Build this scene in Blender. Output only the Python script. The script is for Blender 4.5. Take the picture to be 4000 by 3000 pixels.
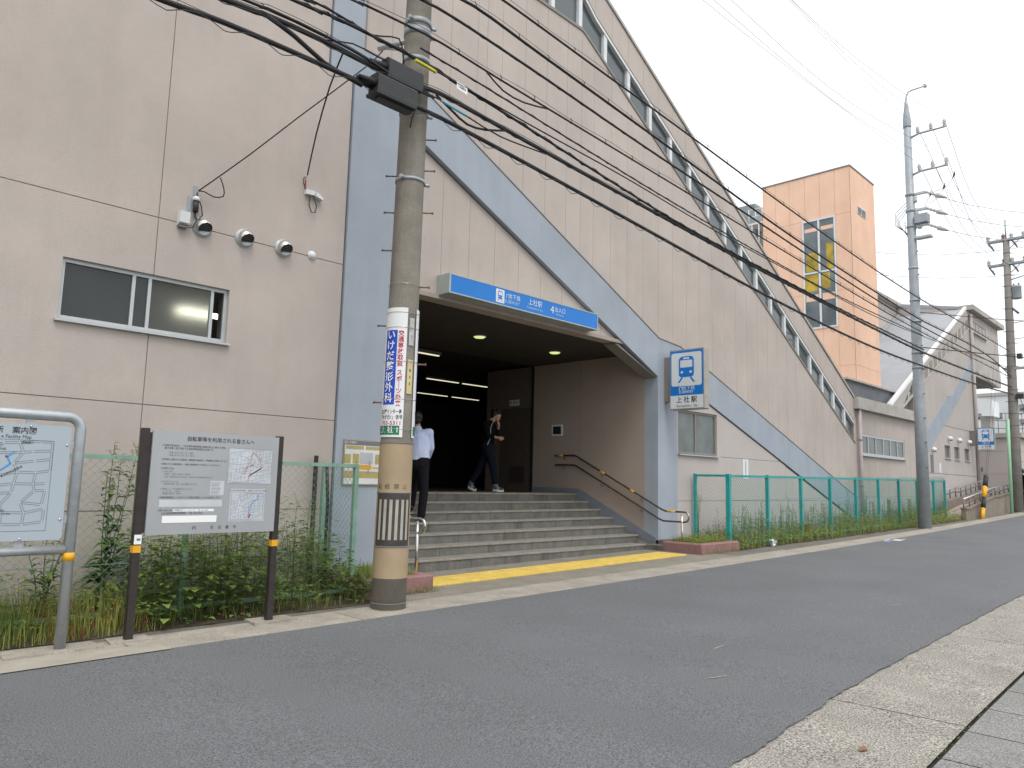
import bpy, bmesh, math, random
from mathutils import Vector, Matrix
R = math.radians
random.seed(7)
scn = bpy.context.scene
for o in list(bpy.data.objects): bpy.data.objects.remove(o)
COL = scn.collection

# ------------------------------------------------------------------ camera
EYE = 1.42
cam_d = bpy.data.cameras.new('camera'); cam = bpy.data.objects.new('camera', cam_d); COL.objects.link(cam)
cam_d.sensor_width = 36; cam_d.lens = 26.55; cam_d.clip_start = .05; cam_d.clip_end = 600
right = Vector((0.69756141, -0.71612121, 0.02405191)); down = Vector((0.10781586, 0.07171799, -0.99158069)); fwd = Vector((0.70836701, 0.6942816, 0.12723693))
m = Matrix((right, -down, -fwd)).transposed().to_4x4(); m.translation = (0, 0, EYE)
cam.matrix_world = m; scn.camera = cam

# ------------------------------------------------------------------ sky, sun, exposure
SUN_EL, SUN_AZ = 58, 205
w = bpy.data.worlds.new('World'); scn.world = w; w.use_nodes = True
nt = w.node_tree; nt.nodes.clear()
sky = nt.nodes.new('ShaderNodeTexSky'); sky.sky_type = 'NISHITA'; sky.sun_disc = False
sky.sun_elevation = R(SUN_EL); sky.sun_rotation = R(SUN_AZ); sky.dust_density = 6; sky.air_density = 1; sky.ozone_density = 1
hs = nt.nodes.new('ShaderNodeHueSaturation'); hs.inputs['Saturation'].default_value = .10
mx = nt.nodes.new('ShaderNodeMix'); mx.data_type = 'RGBA'; mx.inputs[0].default_value = .72
mx.inputs[7].default_value = (9.6, 9.9, 10.2, 1)          # even high cloud layer
bg = nt.nodes.new('ShaderNodeBackground'); bg.inputs['Strength'].default_value = .12
out = nt.nodes.new('ShaderNodeOutputWorld')
nt.links.new(sky.outputs[0], hs.inputs['Color']); nt.links.new(hs.outputs[0], mx.inputs[6])
nt.links.new(mx.outputs[2], bg.inputs[0]); nt.links.new(bg.outputs[0], out.inputs[0])
sd = bpy.data.lights.new('sun', 'SUN'); sd.energy = 1.1; sd.angle = R(25); sd.color = (1, .96, .9)
so = bpy.data.objects.new('sun', sd); COL.objects.link(so)
az = R(SUN_AZ)
sdir = Vector((math.sin(az) * math.cos(R(SUN_EL)), math.cos(az) * math.cos(R(SUN_EL)), math.sin(R(SUN_EL))))
so.rotation_euler = sdir.to_track_quat('Z', 'Y').to_euler(); so.location = (0, -10, 30)
vs = scn.view_settings; vs.view_transform = 'Standard'; vs.look = 'None'; vs.gamma = 1; vs.use_curve_mapping = False
vs.exposure = .42
scn.render.engine = 'CYCLES'

# ------------------------------------------------------------------ materials
MATS = {}
def mat(name, col, rough=.75, var=.12, scale=4., bump=0., bscale=120., metal=0., streak=0., streakcol=None, fine=0., fscale=250., spec=.4, emit=0., coat=0., dirt=0., dirtcol=(.05, .045, .04)):
    if name in MATS: return MATS[name]
    M = bpy.data.materials.new(name); M.use_nodes = True
    t = M.node_tree; N = t.nodes; L = t.links
    b = N['Principled BSDF']
    b.inputs['Roughness'].default_value = rough; b.inputs['Metallic'].default_value = metal
    b.inputs['Specular IOR Level'].default_value = spec
    g = N.new('ShaderNodeNewGeometry')
    def noise(sc, det=4, mapscale=None, rgh=.55):
        n = N.new('ShaderNodeTexNoise'); n.inputs['Scale'].default_value = sc; n.inputs['Detail'].default_value = det; n.inputs['Roughness'].default_value = rgh
        if mapscale:
            mp = N.new('ShaderNodeMapping'); mp.inputs['Scale'].default_value = mapscale; L.new(g.outputs['Position'], mp.inputs['Vector']); L.new(mp.outputs[0], n.inputs['Vector'])
        else: L.new(g.outputs['Position'], n.inputs['Vector'])
        return n
    def ramp(src, a, bb, ca, cb):
        r = N.new('ShaderNodeValToRGB'); e = r.color_ramp.elements
        e[0].position = a; e[1].position = bb; e[0].color = (*ca, 1); e[1].color = (*cb, 1); L.new(src, r.inputs[0]); return r
    def mult(c1, c2, fac=1., mode='MULTIPLY'):
        x = N.new('ShaderNodeMix'); x.data_type = 'RGBA'; x.blend_type = mode
        if isinstance(fac, (int, float)): x.inputs[0].default_value = fac
        else: L.new(fac, x.inputs[0])
        for s, i in ((c1, 6), (c2, 7)):
            if isinstance(s, tuple): x.inputs[i].default_value = (*s, 1)
            else: L.new(s, x.inputs[i])
        return x.outputs[2]
    c = None
    n1 = noise(scale, 5)
    c = ramp(n1.outputs[0], .3, .7, tuple(v * (1 - var) for v in col), tuple(min(1, v * (1 + var)) for v in col)).outputs[0]
    if streak:
        n2 = noise(1.6, 5, (2.2, 2.2, .22), .6)
        sc_ = streakcol or tuple(v * .45 for v in col)
        f = ramp(n2.outputs[0], .5, .78, (0, 0, 0), (streak,) * 3)
        c = mult(c, sc_, f.outputs[0], 'MIX')
    if dirt:
        n4 = noise(7., 6, None, .7)
        f = ramp(n4.outputs[0], .5, .72, (0, 0, 0), (dirt,) * 3)
        c = mult(c, dirtcol, f.outputs[0], 'MIX')
    if fine:
        n3 = noise(fscale, 2, None, .8)
        f = ramp(n3.outputs[0], .32, .68, (1 - fine,) * 3, (1 + fine,) * 3)
        c = mult(c, f.outputs[0])
    L.new(c, b.inputs['Base Color'])
    if emit:
        b.inputs['Emission Color'].default_value = (*col, 1); b.inputs['Emission Strength'].default_value = emit
    if bump:
        nb = noise(bscale, 3); bp = N.new('ShaderNodeBump'); bp.inputs['Strength'].default_value = bump; bp.inputs['Distance'].default_value = .01
        L.new(nb.outputs[0], bp.inputs['Height']); L.new(bp.outputs[0], b.inputs['Normal'])
    if coat: b.inputs['Coat Weight'].default_value = coat
    MATS[name] = M; return M
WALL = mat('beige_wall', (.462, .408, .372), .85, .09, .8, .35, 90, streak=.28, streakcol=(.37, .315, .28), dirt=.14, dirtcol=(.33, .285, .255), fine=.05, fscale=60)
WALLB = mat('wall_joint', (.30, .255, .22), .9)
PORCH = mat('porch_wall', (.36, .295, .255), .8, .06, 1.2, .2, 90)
BAND = mat('blue_grey_paint', (.325, .365, .42), .7, .07, 1.3, .15, 70, streak=.28, streakcol=(.42, .45, .50), dirt=.12, dirtcol=(.24, .27, .31))
ASPH = mat('asphalt', (.132, .136, .144), .85, .08, .7, .5, 220, fine=.62, fscale=95)
CONL = mat('pale_concrete', (.33, .30, .255), .9, .16, 3, .5, 160, fine=.35, fscale=90, dirt=.35, dirtcol=(.16, .145, .12))
CONN = mat('near_concrete', (.295, .275, .245), .9, .14, 2.5, .6, 160, fine=.9, fscale=85, dirt=.4, dirtcol=(.20, .185, .165))
CONP = mat('grey_paver', (.235, .23, .222), .9, .12, 2.5, .5, 160, fine=.6, fscale=90, dirt=.2, dirtcol=(.17, .165, .155))
COND = mat('grey_concrete', (.155, .143, .122), .9, .2, 3, .4, 120, fine=.25, fscale=70, dirt=.5, dirtcol=(.075, .068, .055))
STEP = mat('step_stone', (.145, .14, .125), .85, .18, 4, .3, 120, fine=.2, fscale=60, streak=.75, streakcol=(.055, .05, .042), dirt=.5, dirtcol=(.06, .055, .045))
STEPT = mat('step_nosing', (.245, .23, .20), .85, .14, 5, .3, 120, fine=.2, fscale=60)
FASC = mat('weathered_concrete', (.42, .40, .37), .85, .12, 2.5, .2, 80, dirt=.3, dirtcol=(.28, .25, .22))
SOIL = mat('soil', (.085, .068, .045), .95, .3, 8, .6, 40, fine=.3, fscale=50)
GRND = mat('ground_earth', (.12, .11, .09), .95, .2, 3)
MOSS = mat('joint_moss', (.035, .034, .026), .95, .5, 14, fine=.4)
GALV = mat('galvanised_steel', (.42, .45, .47), .42, .1, 12, metal=.55, dirt=.15, dirtcol=(.3, .32, .33))
GALVP = mat('galvanised_pole', (.33, .36, .385), .55, .1, 5, metal=.25, dirt=.2, dirtcol=(.25, .28, .3))
STEEL = mat('stainless_steel', (.60, .58, .55), .22, .05, 8, metal=1)
STEELD = mat('weathered_stainless', (.22, .19, .165), .3, .05, 8, metal=.8)
ALU = mat('aluminium_frame', (.48, .51, .52), .45, .05, 6, metal=.35)
ALUW = mat('white_aluminium', (.66, .68, .69), .5, .04, 6)
BRONZE = mat('bronze_frame', (.22, .20, .18), .5, .06, 6)
GLASS = mat('frosted_glass', (.032, .037, .037), .3, .12, 2, spec=.5)
GLASS2 = mat('clear_glass', (.085, .105, .112), .05, .1, 1, spec=.6)  # base colour paled to carry the white sky the panes reflect
GLASSW = mat('lit_glass', (.10, .10, .085), .25, .3, 1.2, spec=.5)
YELG = mat('yellow_interior', (.42, .30, .03), .4, .5, 2.2)
TEAL = mat('teal_paint', (.02, .29, .28), .5, .12, 6)
TEALM = mat('teal_mesh', (.06, .31, .29), .5, .1, 6)
GRNP = mat('pale_green_paint', (.21, .36, .285), .6, .14, 8, dirt=.25, dirtcol=(.3, .26, .2))
GRNM = mat('green_mesh', (.17, .33, .28), .5, .1, 8)
BROWN = mat('dark_brown_steel', (.03, .024, .022), .5, .2, 12)
BOARD = mat('board_panel', (.355, .37, .385), .35, .05, 2, metal=.2, dirt=.2, dirtcol=(.36, .37, .39))
BOARD2 = mat('map_board_panel', (.36, .415, .455), .45, .03, 2)
WHITE = mat('white_print', (.78, .78, .78), .5, .03, 3)
INK = mat('dark_print', (.035, .035, .045), .6, .05, 3)
INKG = mat('grey_print', (.16, .17, .19), .6, .05, 3)
BLUE = mat('sign_blue', (.012, .185, .60), .35, .04, 2)
BLUES = mat('fascia_sign_blue', (.008, .185, .60), .35, .04, 1.2, streak=.1, streakcol=(.03, .28, .66))
SIGNW = mat('sign_white', (.68, .72, .74), .4, .04, 2)
SIGNP = mat('sign_print_pale', (.42, .58, .78), .5)
BANW = mat('banner_white', (.70, .71, .72), .4, .04, 3)
BANB = mat('banner_blue', (.012, .06, .42), .4, .04, 3)
BANG = mat('banner_green', (.012, .17, .085), .4, .04, 3)
RED = mat('red_print', (.42, .015, .05), .5)
LBLUE = mat('map_blue', (.05, .27, .60), .5)
POLEC = mat('pole_concrete', (.21, .195, .165), .85, .2, 3, .3, 60, streak=.5, streakcol=(.075, .068, .058), fine=.15, fscale=60)
POLEY = mat('pole_tan_wrap', (.355, .27, .17), .65, .08, 3, streak=.2, streakcol=(.27, .17, .09), dirt=.12, dirtcol=(.22, .14, .08))
POLED = mat('far_pole_concrete', (.21, .195, .175), .85, .15, 3, .2, 40, streak=.3)
CABLE = mat('black_cable', (.012, .012, .015), .6, .1, 8)
CABLEG = mat('grey_wire', (.05, .05, .055), .6, .1, 8)
BOXM = mat('black_box', (.035, .037, .038), .6, .15, 8)
PORC = mat('porcelain', (.45, .44, .43), .3, .05, 8)
PORCR = mat('porcelain_brown', (.25, .12, .09), .35)
YEL = mat('yellow_tile', (.62, .44, .10), .75, .14, 6, .3, 60, fine=.12, fscale=60, dirt=.25, dirtcol=(.42, .28, .07))
YELP = mat('yellow_paint', (.72, .36, .012), .5, .08, 5)
BLACKP = mat('black_paint', (.02, .022, .025), .5)
PINK = mat('pink_kerb', (.25, .135, .13), .85, .15, 4, .4, 100, fine=.2, fscale=70, dirt=.25, dirtcol=(.16, .10, .09))
ORNG = mat('orange_wall', (.80, .53, .385), .8, .06, 1.5, .2, 60, streak=.3, streakcol=(.68, .36, .22))
ORNGD = mat('orange_side_joint', (.45, .22, .13), .85)
ROOFG = mat('grey_roof', (.335, .345, .365), .6, .06, 1.2, streak=.15)
ROOFW = mat('white_flashing', (.8, .8, .8), .35, .03, 3)
PLIN = mat('dark_grey_plinth', (.14, .15, .165), .8)
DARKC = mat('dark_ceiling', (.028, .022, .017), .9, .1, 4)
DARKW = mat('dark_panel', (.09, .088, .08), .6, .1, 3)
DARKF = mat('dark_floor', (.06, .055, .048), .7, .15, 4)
DOORM = mat('door_brown', (.085, .066, .054), .6, .06, 3)
LAMPE = mat('fluorescent_tube', (.95, .88, .62), .4, 0, 3, emit=.7)
DOWNE = mat('downlight_glow', (.50, .62, .24), .4, 0, 3, emit=1.0)
PINKW = mat('pinkish_wall', (.47, .425, .405), .85, .04, 1.2, .2, 80)
WHITEB = mat('white_building_paint', (.70, .72, .74), .8, .04, 1)
FARW = mat('far_wall', (.45, .41, .385), .85, .06, .8, streak=.25, streakcol=(.32, .27, .24))
RAMPC = mat('ramp_concrete', (.22, .185, .15), .85, .15, 1.5, streak=.3, streakcol=(.10, .085, .07))
RAMPT = mat('ramp_tile', (.36, .29, .265), .85, .1, 5)
RAILP = mat('rail_steel', (.17, .15, .145), .45, .1, 6, metal=.5)
GPOLE = mat('mint_paint', (.30, .55, .36), .55, .06, 4)
TAN = mat('map_tan', (.40, .33, .12), .5); MAPG = mat('map_grey', (.42, .44, .46), .5); MAPO = mat('map_orange', (.62, .33, .02), .5)
RUST = mat('rust', (.28, .09, .03), .9, .3, 30)
SKIN = mat('skin', (.42, .24, .17), .55, .04, 8); HAIR = mat('black_hair', (.008, .007, .007), .45, .2, 60)
SHIRT = mat('pale_blue_shirt', (.50, .57, .78), .8, .05, 8); TROU = mat('black_trousers', (.009, .009, .012), .9, .1, 8, spec=.15)
SWEAT = mat('black_sweater', (.006, .006, .007), .95, .1, 20, spec=.1); JEAN = mat('dark_jeans', (.008, .011, .019), .95, .2, 30, spec=.1)
SHOE = mat('grey_sneaker', (.06, .065, .07), .7); SHOEB = mat('black_shoe', (.01, .01, .01), .35); CUFF = mat('jean_cuff', (.16, .22, .27), .8)
LEAVES = [mat('leaf_dark', (.075, .145, .035), .55, .4, 9), mat('leaf_mid', (.15, .24, .055), .55, .35, 9), mat('leaf_light', (.26, .34, .085), .55, .3, 9),
          mat('leaf_yellow', (.40, .37, .085), .6, .25, 9), mat('stem_green', (.19, .23, .085), .7, .2, 9), mat('petal_yellow', (.78, .60, .02), .6, .1, 9), mat('leaf_grey_green', (.22, .28, .13), .65, .25, 9), mat('leaf_red', (.26, .08, .045), .65, .2, 9)]

for L_m in LEAVES:                                                 # thin leaves let some light through
    t_ = L_m.node_tree; pb_ = t_.nodes['Principled BSDF']; tr_ = t_.nodes.new('ShaderNodeBsdfTranslucent'); mx_ = t_.nodes.new('ShaderNodeMixShader'); mx_.inputs[0].default_value = .38
    src_ = pb_.inputs['Base Color'].links[0].from_socket; t_.links.new(src_, tr_.inputs['Color']); t_.links.new(pb_.outputs[0], mx_.inputs[1]); t_.links.new(tr_.outputs[0], mx_.inputs[2])
    t_.links.new(mx_.outputs[0], [n for n in t_.nodes if n.type == 'OUTPUT_MATERIAL'][0].inputs['Surface'])

# ------------------------------------------------------------------ mesh helpers
class MB:
    def __init__(s): s.v = []; s.f = []; s.sm = []; s.mi = []
    def add(s, vs, fs, smooth=False, mi=0):
        k = len(s.v); s.v += [tuple(v) for v in vs]
        for f in fs: s.f.append(tuple(i + k for i in f)); s.sm.append(smooth); s.mi.append(mi)
        return s
    def box(s, x0, x1, y0, y1, z0, z1, mi=0):
        v = [(x, y, z) for z in (z0, z1) for y in (y0, y1) for x in (x0, x1)]
        return s.add(v, [(0, 2, 3, 1), (4, 5, 7, 6), (0, 1, 5, 4), (2, 6, 7, 3), (0, 4, 6, 2), (1, 3, 7, 5)], mi=mi)
    def bev(s, x0, x1, y0, y1, z0, z1, b=.02, mi=0):            # box with chamfered upper edges
        v = [(x0, y0, z0), (x1, y0, z0), (x1, y1, z0), (x0, y1, z0), (x0, y0, z1 - b), (x1, y0, z1 - b), (x1, y1, z1 - b), (x0, y1, z1 - b),
             (x0 + b, y0 + b, z1), (x1 - b, y0 + b, z1), (x1 - b, y1 - b, z1), (x0 + b, y1 - b, z1)]
        f = [(0, 3, 2, 1), (8, 9, 10, 11)]
        for a in range(4):
            c = (a + 1) % 4; f += [(a, c, c + 4, a + 4), (a + 4, c + 4, c + 8, a + 8)]
        return s.add(v, f, mi=mi)
    def prism(s, pts, y0, y1, mi=0):                               # polygon in X,Z extruded along Y
        n = len(pts); ar = sum(pts[i][0] * pts[(i + 1) % n][1] - pts[(i + 1) % n][0] * pts[i][1] for i in range(n))
        if ar < 0: pts = pts[::-1]
        v = [(x, y0, z) for x, z in pts] + [(x, y1, z) for x, z in pts]
        f = [tuple(range(n)), tuple(range(2 * n - 1, n - 1, -1))] + [(i, i + n, (i + 1) % n + n, (i + 1) % n) for i in range(n)]
        return s.add(v, f, mi=mi)
    def prismx(s, pts, x0, x1, mi=0):                              # polygon in Y,Z extruded along X
        n = len(pts)
        v = [(x0, y, z) for y, z in pts] + [(x1, y, z) for y, z in pts]
        return s.add(v, [tuple(range(n)), tuple(range(2 * n - 1, n - 1, -1))] + [(i, i + n, (i + 1) % n + n, (i + 1) % n) for i in range(n)], mi=mi)
    def prismz(s, pts, z0, z1, mi=0):
        n = len(pts)
        v = [(x, y, z0) for x, y in pts] + [(x, y, z1) for x, y in pts]
        return s.add(v, [tuple(range(n))[::-1], tuple(range(n, 2 * n))] + [(i, (i + 1) % n, (i + 1) % n + n, i + n) for i in range(n)], mi=mi)
    def tube(s, pts, r, n=6, caps=True, smooth=True, mi=0):
        pts = [Vector(p) for p in pts]; rr = r if isinstance(r, (list, tuple)) else [r] * len(pts)
        vs = []; prev = None
        for i, p in enumerate(pts):
            d = (pts[min(i + 1, len(pts) - 1)] - pts[max(i - 1, 0)])
            d = d.normalized() if d.length > 1e-9 else Vector((0, 0, 1))
            if prev is None: a = d.orthogonal().normalized() if abs(d.z) > .95 else d.cross(Vector((0, 0, 1))).normalized()
            else: a = (prev - d * prev.dot(d)); a = a.normalized() if a.length > 1e-6 else d.orthogonal().normalized()
            prev = a; b = d.cross(a)
            vs += [p + (a * math.cos(2 * math.pi * k / n) + b * math.sin(2 * math.pi * k / n)) * rr[i] for k in range(n)]
        fs = [(i * n + k, i * n + (k + 1) % n, (i + 1) * n + (k + 1) % n, (i + 1) * n + k) for i in range(len(pts) - 1) for k in range(n)]
        s.add(vs, fs, smooth, mi)
        if caps:
            k = len(s.v) - len(vs); s.f += [tuple(k + i for i in range(n))[::-1], tuple(len(s.v) - n + i for i in range(n))]; s.sm += [False] * 2; s.mi += [mi] * 2
        return s
    def cyl(s, p, q, r0, r1=None, n=12, mi=0): return s.tube([p, q], [r0, r0 if r1 is None else r1], n, mi=mi)
    def lathe(s, prof, c, axis=(0, 0, 1), n=16, mi=0):             # prof: (radius, height) along axis from c
        ax = Vector(axis).normalized(); c = Vector(c); return s.tube([c + ax * h for r, h in prof], [max(r, 1e-4) for r, h in prof], n, mi=mi)
    def build(s, name, mats, parent=None, bevel=0, recalc=True):
        me = bpy.data.meshes.new(name); me.from_pydata(s.v, [], s.f)
        for mm in (mats if isinstance(mats, (list, tuple)) else [mats]): me.materials.append(mm)
        me.polygons.foreach_set('use_smooth', s.sm); me.polygons.foreach_set('material_index', s.mi)
        if recalc:
            bm = bmesh.new(); bm.from_mesh(me); bmesh.ops.recalc_face_normals(bm, faces=bm.faces); bm.to_mesh(me); bm.free()
        return link(name, me, parent)
def link(name, me, parent=None, loc=None):
    o = bpy.data.objects.new(name, me); COL.objects.link(o)
    if parent is not None:
        o.parent = parent
        if parent.type == 'EMPTY': o.matrix_parent_inverse = Matrix.Translation(-parent.location)
    if loc: o.location = loc
    return o
def tag(o, label=None, cat=None, group=None, kind=None):
    if label: o['label'] = label
    if cat: o['category'] = cat
    if group: o['group'] = group
    if kind: o['kind'] = kind
    return o
def thing(name, loc, label, cat, group=None):
    o = bpy.data.objects.new(name, None); COL.objects.link(o); o.location = loc; o.empty_display_size = .1
    return tag(o, label, cat, group)
def bx(name, m_, p, *a): return MB().box(*a).build(name, m_, p)
# writing: a text body becomes a flat mesh on a surface with origin o, axes ex (reading direction) and ey (up)
def text(s, size, o, ex, ey, m_, parent, name='lettering', align='CENTER', bold=0, squeeze=1., bend=None, spacing=1.):
    cu = bpy.data.curves.new('t', 'FONT'); cu.body = s; cu.size = size; cu.align_x = align; cu.align_y = 'CENTER'; cu.resolution_u = 2; cu.offset = bold * size; cu.space_character = spacing
    cu.space_line = .95
    ob = bpy.data.objects.new('t', cu); COL.objects.link(ob); bpy.context.view_layer.update()
    dg = bpy.context.evaluated_depsgraph_get(); me = bpy.data.meshes.new_from_object(ob.evaluated_get(dg))
    bpy.data.objects.remove(ob); bpy.data.curves.remove(cu)
    ex = Vector(ex).normalized(); ey = Vector(ey).normalized(); o = Vector(o)
    for v in me.vertices:
        x, y = v.co.x * squeeze, v.co.y
        v.co = bend(x, y) if bend else o + ex * x + ey * y
    me.name = name; me.materials.clear(); me.materials.append(m_)
    return link(name, me, parent)
def vtext(s, size, o, ex, ey, m_, parent, pitch=1.1, **k): return text('\n'.join(s), size, o, ex, ey, m_, parent, **k)
XP, YP, ZP = (1, 0, 0), (0, 1, 0), (0, 0, 1)

def zg(X):
    u = min(X, 62) - 1.5
    return .00796 * u if u < 0 else (.00796 * u + .0003045 * u * u if u < 33.5 else .6084 + .0284 * (u - 33.5))

# ------------------------------------------------------------------ ground, road, pavements
def sheet(name, m_, xs, ya, yb, dz, parent=None, ny=1, dzb=None):
    M_ = MB(); vs = []
    for x in xs:
        a = ya(x) if callable(ya) else ya; b = yb(x) if callable(yb) else yb
        for j in range(ny + 1): t = j / ny; vs.append((x, a + (b - a) * t, zg(x) + dz + ((dzb - dz) * t if dzb is not None else 0)))
    k = ny + 1
    fs = [(i * k + j, (i + 1) * k + j, (i + 1) * k + j + 1, i * k + j + 1) for i in range(len(xs) - 1) for j in range(ny)]
    M_.add(vs, fs); o = M_.build(name, m_, parent, recalc=False); return o
def rng(a, b, st): n = max(1, int(round((b - a) / st))); return [a + (b - a) * i / n for i in range(n + 1)]
WX = rng(-40, 100, 2)
tag(sheet('ground', GRND, [-200, -40] + WX[1:] + [300], -150, 250, -.045), kind='structure')
def plin(pts, x):
    if x <= pts[0][0]: return pts[0][1]
    for (a, b), (c, d) in zip(pts, pts[1:]):
        if x <= c: t = (x - a) / (c - a); return b + (d - b) * t
    return pts[-1][1]
def jag(x, a, s): return a + .006 * math.sin(x * 7.3 + s) + .005 * math.sin(x * 17.1 + 2 * s) + .004 * math.sin(x * 41 + s) + .003 * math.sin(x * 67 + 3 * s) + .012 * math.sin(x * 1.3 + s)
RX = rng(-40, -2, 2) + rng(-2, 26, .05)[1:] + rng(26, 100, 1)[1:]
NEAR = lambda x: plin([(-5, 1.88), (2, 1.93), (3.65, 2.0), (5.4, 2.12), (8.4, 2.22), (12, 2.25), (40, 2.3)], x)
SEAM = lambda x: plin([(-5, 1.16), (2, 1.23), (4.41, 1.28), (5.48, 1.325), (7.06, 1.365), (12, 1.42)], x)
tag(sheet('road', ASPH, RX, lambda x: jag(x, NEAR(x), 0), lambda x: jag(x, 6.40, 3), 0, ny=2), kind='structure')
pv = tag(sheet('far_pavement', COND, rng(-40, 60, .5), 6.2, 9.5, -.004), kind='structure')
xs = [-6 + 2.1 * i for i in range(22)]
for i, x in enumerate(xs):                                         # pale gutter slabs, butted with thin joints
    sheet('gutter_slab', CONL, rng(x + .004, x + 2.096, .5), 6.25, 6.93 if x < 13 else 6.86, -.002, pv, dzb=.008)
ent = sheet('entrance_paving', CONL, rng(5.2, 13.2, .5), 6.93, 8.75, .004, pv, dzb=.02); 
MATS['pale_paving'] = None
ent.data.materials[0] = mat('entrance_concrete', (.225, .205, .17), .9, .14, 3, .4, 140, fine=.3, fscale=80, dirt=.3, dirtcol=(.13, .12, .1))
npv = tag(sheet('near_pavement', MOSS, rng(-40, 60, 1), -6, 2.02, -.028), kind='structure')
x = -6.7
while x < 30:
    sheet('kerb_slab', CONN, rng(x + .006, x + 3.0 - .006, .5), lambda q: SEAM(q) + .018, lambda q: NEAR(q) + .03, -.002, npv, ny=2, dzb=-.01)
    x += 3.0
x = -4.4
while x < 14:
    for j, (a, b) in enumerate(((0, .62), (.62, 1.24), (1.24, 2.4))):
        sheet('paving_slab', CONP, [x + .006 + .3 * (j % 2), x + .594 + .3 * (j % 2)], lambda q: SEAM(q) - .008 - b + .008, lambda q: SEAM(q) - .008 - a, 0, npv)
    x += .6
# soil strips under the weeds
tag(sheet('soil_strip', SOIL, rng(-6, 5.2, .4), lambda q: 7.14 + .03 * math.sin(q * 5), 8.7, .003), kind='structure')
tag(sheet('soil_strip', SOIL, rng(14.2, 29.6, .4), lambda q: 7.5 - .02 * (q - 14.2) + .03 * math.sin(q * 5), 8.7, .003), kind='structure')
# footing patches and a long expansion crack on the far pavement
for (x0, x1, y0, y1, h) in ((1.55, 2.25, 6.72, 7.0, .02), (2.3, 2.66, 6.75, 6.97, .022), (3.55, 4.0, 6.75, 7.0, .03)):
    MB().prismz([(x0, y0), (x1, y0 + .01), (x1 - .02, y1), (x0 + .03, y1 + .02)], zg(x0) - .02, zg(x0) + h).build('footing_slab', CONL, pv)
sheet('bare_cement_patch', mat('cement_patch', (.34, .315, .265), .9, .1, 4, .3, 100), rng(1.45, 2.62, .2), 6.33, lambda q: 6.72 - .10 * (q - 1.45), .008, pv)

# tactile strip: domed yellow tiles, two rows
tt = tag(MB().prismz([(6.3, 7.55), (12.52, 7.57), (12.52, 8.2), (6.3, 8.18)], .0, .02).build('tactile_strip', mat('tile_bed', (.2, .15, .06), .9)), 'yellow tactile paving strip along the foot of the entrance steps', 'tactile paving')
def tile_mesh():
    q = MB().bev(-.148, .148, -.148, .148, 0, .022, .004)
    for i in range(5):
        for j in range(5):
            cx, cy = -.116 + .058 * i, -.116 + .058 * j
            q.add([(cx - .016, cy - .016, .022), (cx + .016, cy - .016, .022), (cx + .016, cy + .016, .022), (cx - .016, cy + .016, .022), (cx, cy, .028)], [(0, 1, 4), (1, 2, 4), (2, 3, 4), (3, 0, 4)])
    o = q.build('tile', YEL); me = o.data; bpy.data.objects.remove(o); return me
TM = tile_mesh()
for i in range(20):
    for j in range(2):
        xx = 6.47 + .305 * i; o = link('tile', TM, tt, (xx, 7.72 + .305 * j, zg(xx) + .012)); o.rotation_euler[1] = -.012
# fallen leaf, scraps, kerb weeds
lf = MB().add([(0, 0, .004), (.05, .02, .012), (.09, 0, .006), (.05, -.03, .004)], [(0, 1, 2), (0, 2, 3)]).build('fallen_leaf', mat('dead_leaf', (.2, .1, .055), .8)); lf.location = (4.38, 1.62, zg(4.4)); tag(lf, 'small dry brown leaf lying on the speckled kerb concrete', 'leaf')

# ------------------------------------------------------------------ station building
YF = 8.6
ROOF = [(-8, 12.25), (9.0, 12.25), (23.7, 4.22)]
ROOFLOW = lambda x: 12.2 if x < 9 else 12.2 - .5462 * (x - 9)
sb = thing('station_building', (13, 10, 0), 'beige subway station building with blue-grey bands and a steeply sloping stair roof over the entrance', 'building')
def pl(pts, x):
    if x <= pts[0][0]: return pts[0][1]
    for (a, b), (c, d) in zip(pts, pts[1:]):
        if x <= c: return b + (d - b) * (x - a) / (c - a) if c > a else d
    return pts[-1][1]
def strip(x0, x1, lo, hi):                                        # column polygon between two broken lines
    xs_ = sorted({x0, x1} | {p[0] for p in lo + hi if x0 < p[0] < x1})
    rows = [(x, pl(lo, x), pl(hi, x)) for x in xs_]; keep = []
    for i, (x, a, b) in enumerate(rows):
        if b - a > .01: keep.append((x, a, b))
        else:
            for j in (i - 1, i + 1):
                if 0 <= j < len(rows) and rows[j][2] - rows[j][1] > .01:
                    X, A, B = rows[j]; t = (b - a) / ((b - a) - (B - A)) if (b - a) != (B - A) else 0
                    if b - a < 0: xx = x + (X - x) * t; keep.append((xx, a + (A - a) * t, b + (B - b) * t + .002))
                    else: keep.append((x, a, b + .002))
    if len(keep) < 2: return None
    keep.sort()
    return [(x, a) for x, a, b in keep] + [(x, b) for x, a, b in keep[::-1]]
def panels(xs_, lo, hi, y0, y1, m_, parent, gap=.003, name='wall_panel'):
    for a, b in zip(xs_, xs_[1:]):
        p = strip(a + gap, b - gap, lo, hi)
        if p and len(p) >= 3: MB().prism(p, y0, y1).build(name, m_, parent)
DTOP = [(5.60, 7.41), (6.34, 7.41), (13.04, 4.40), (13.85, 4.34), (23.7, 1.16)]
WB = [(8.0, 10.03), (10.48, 10.03), (23.72, 2.82)]                  # window band, lower and upper line
WT = [(8.0, 10.80), (10.48, 10.80), (10.9, 10.46), (23.72, 3.43)]
G_ = .022
XJ = [5.62, 6.09, 6.66] + [7.22 + .567 * k for k in range(6)] + [10.48, 10.86] + [10.86 + .5495 * k for k in range(1, 24)]
XJ = [x for x in XJ if x < 23.6] + [23.7]
off = lambda L, d: [(x, z + d) for x, z in L]
TOPL = [(5.0, 12.2), (9.0, 12.2), (23.7, 4.18)]
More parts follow.
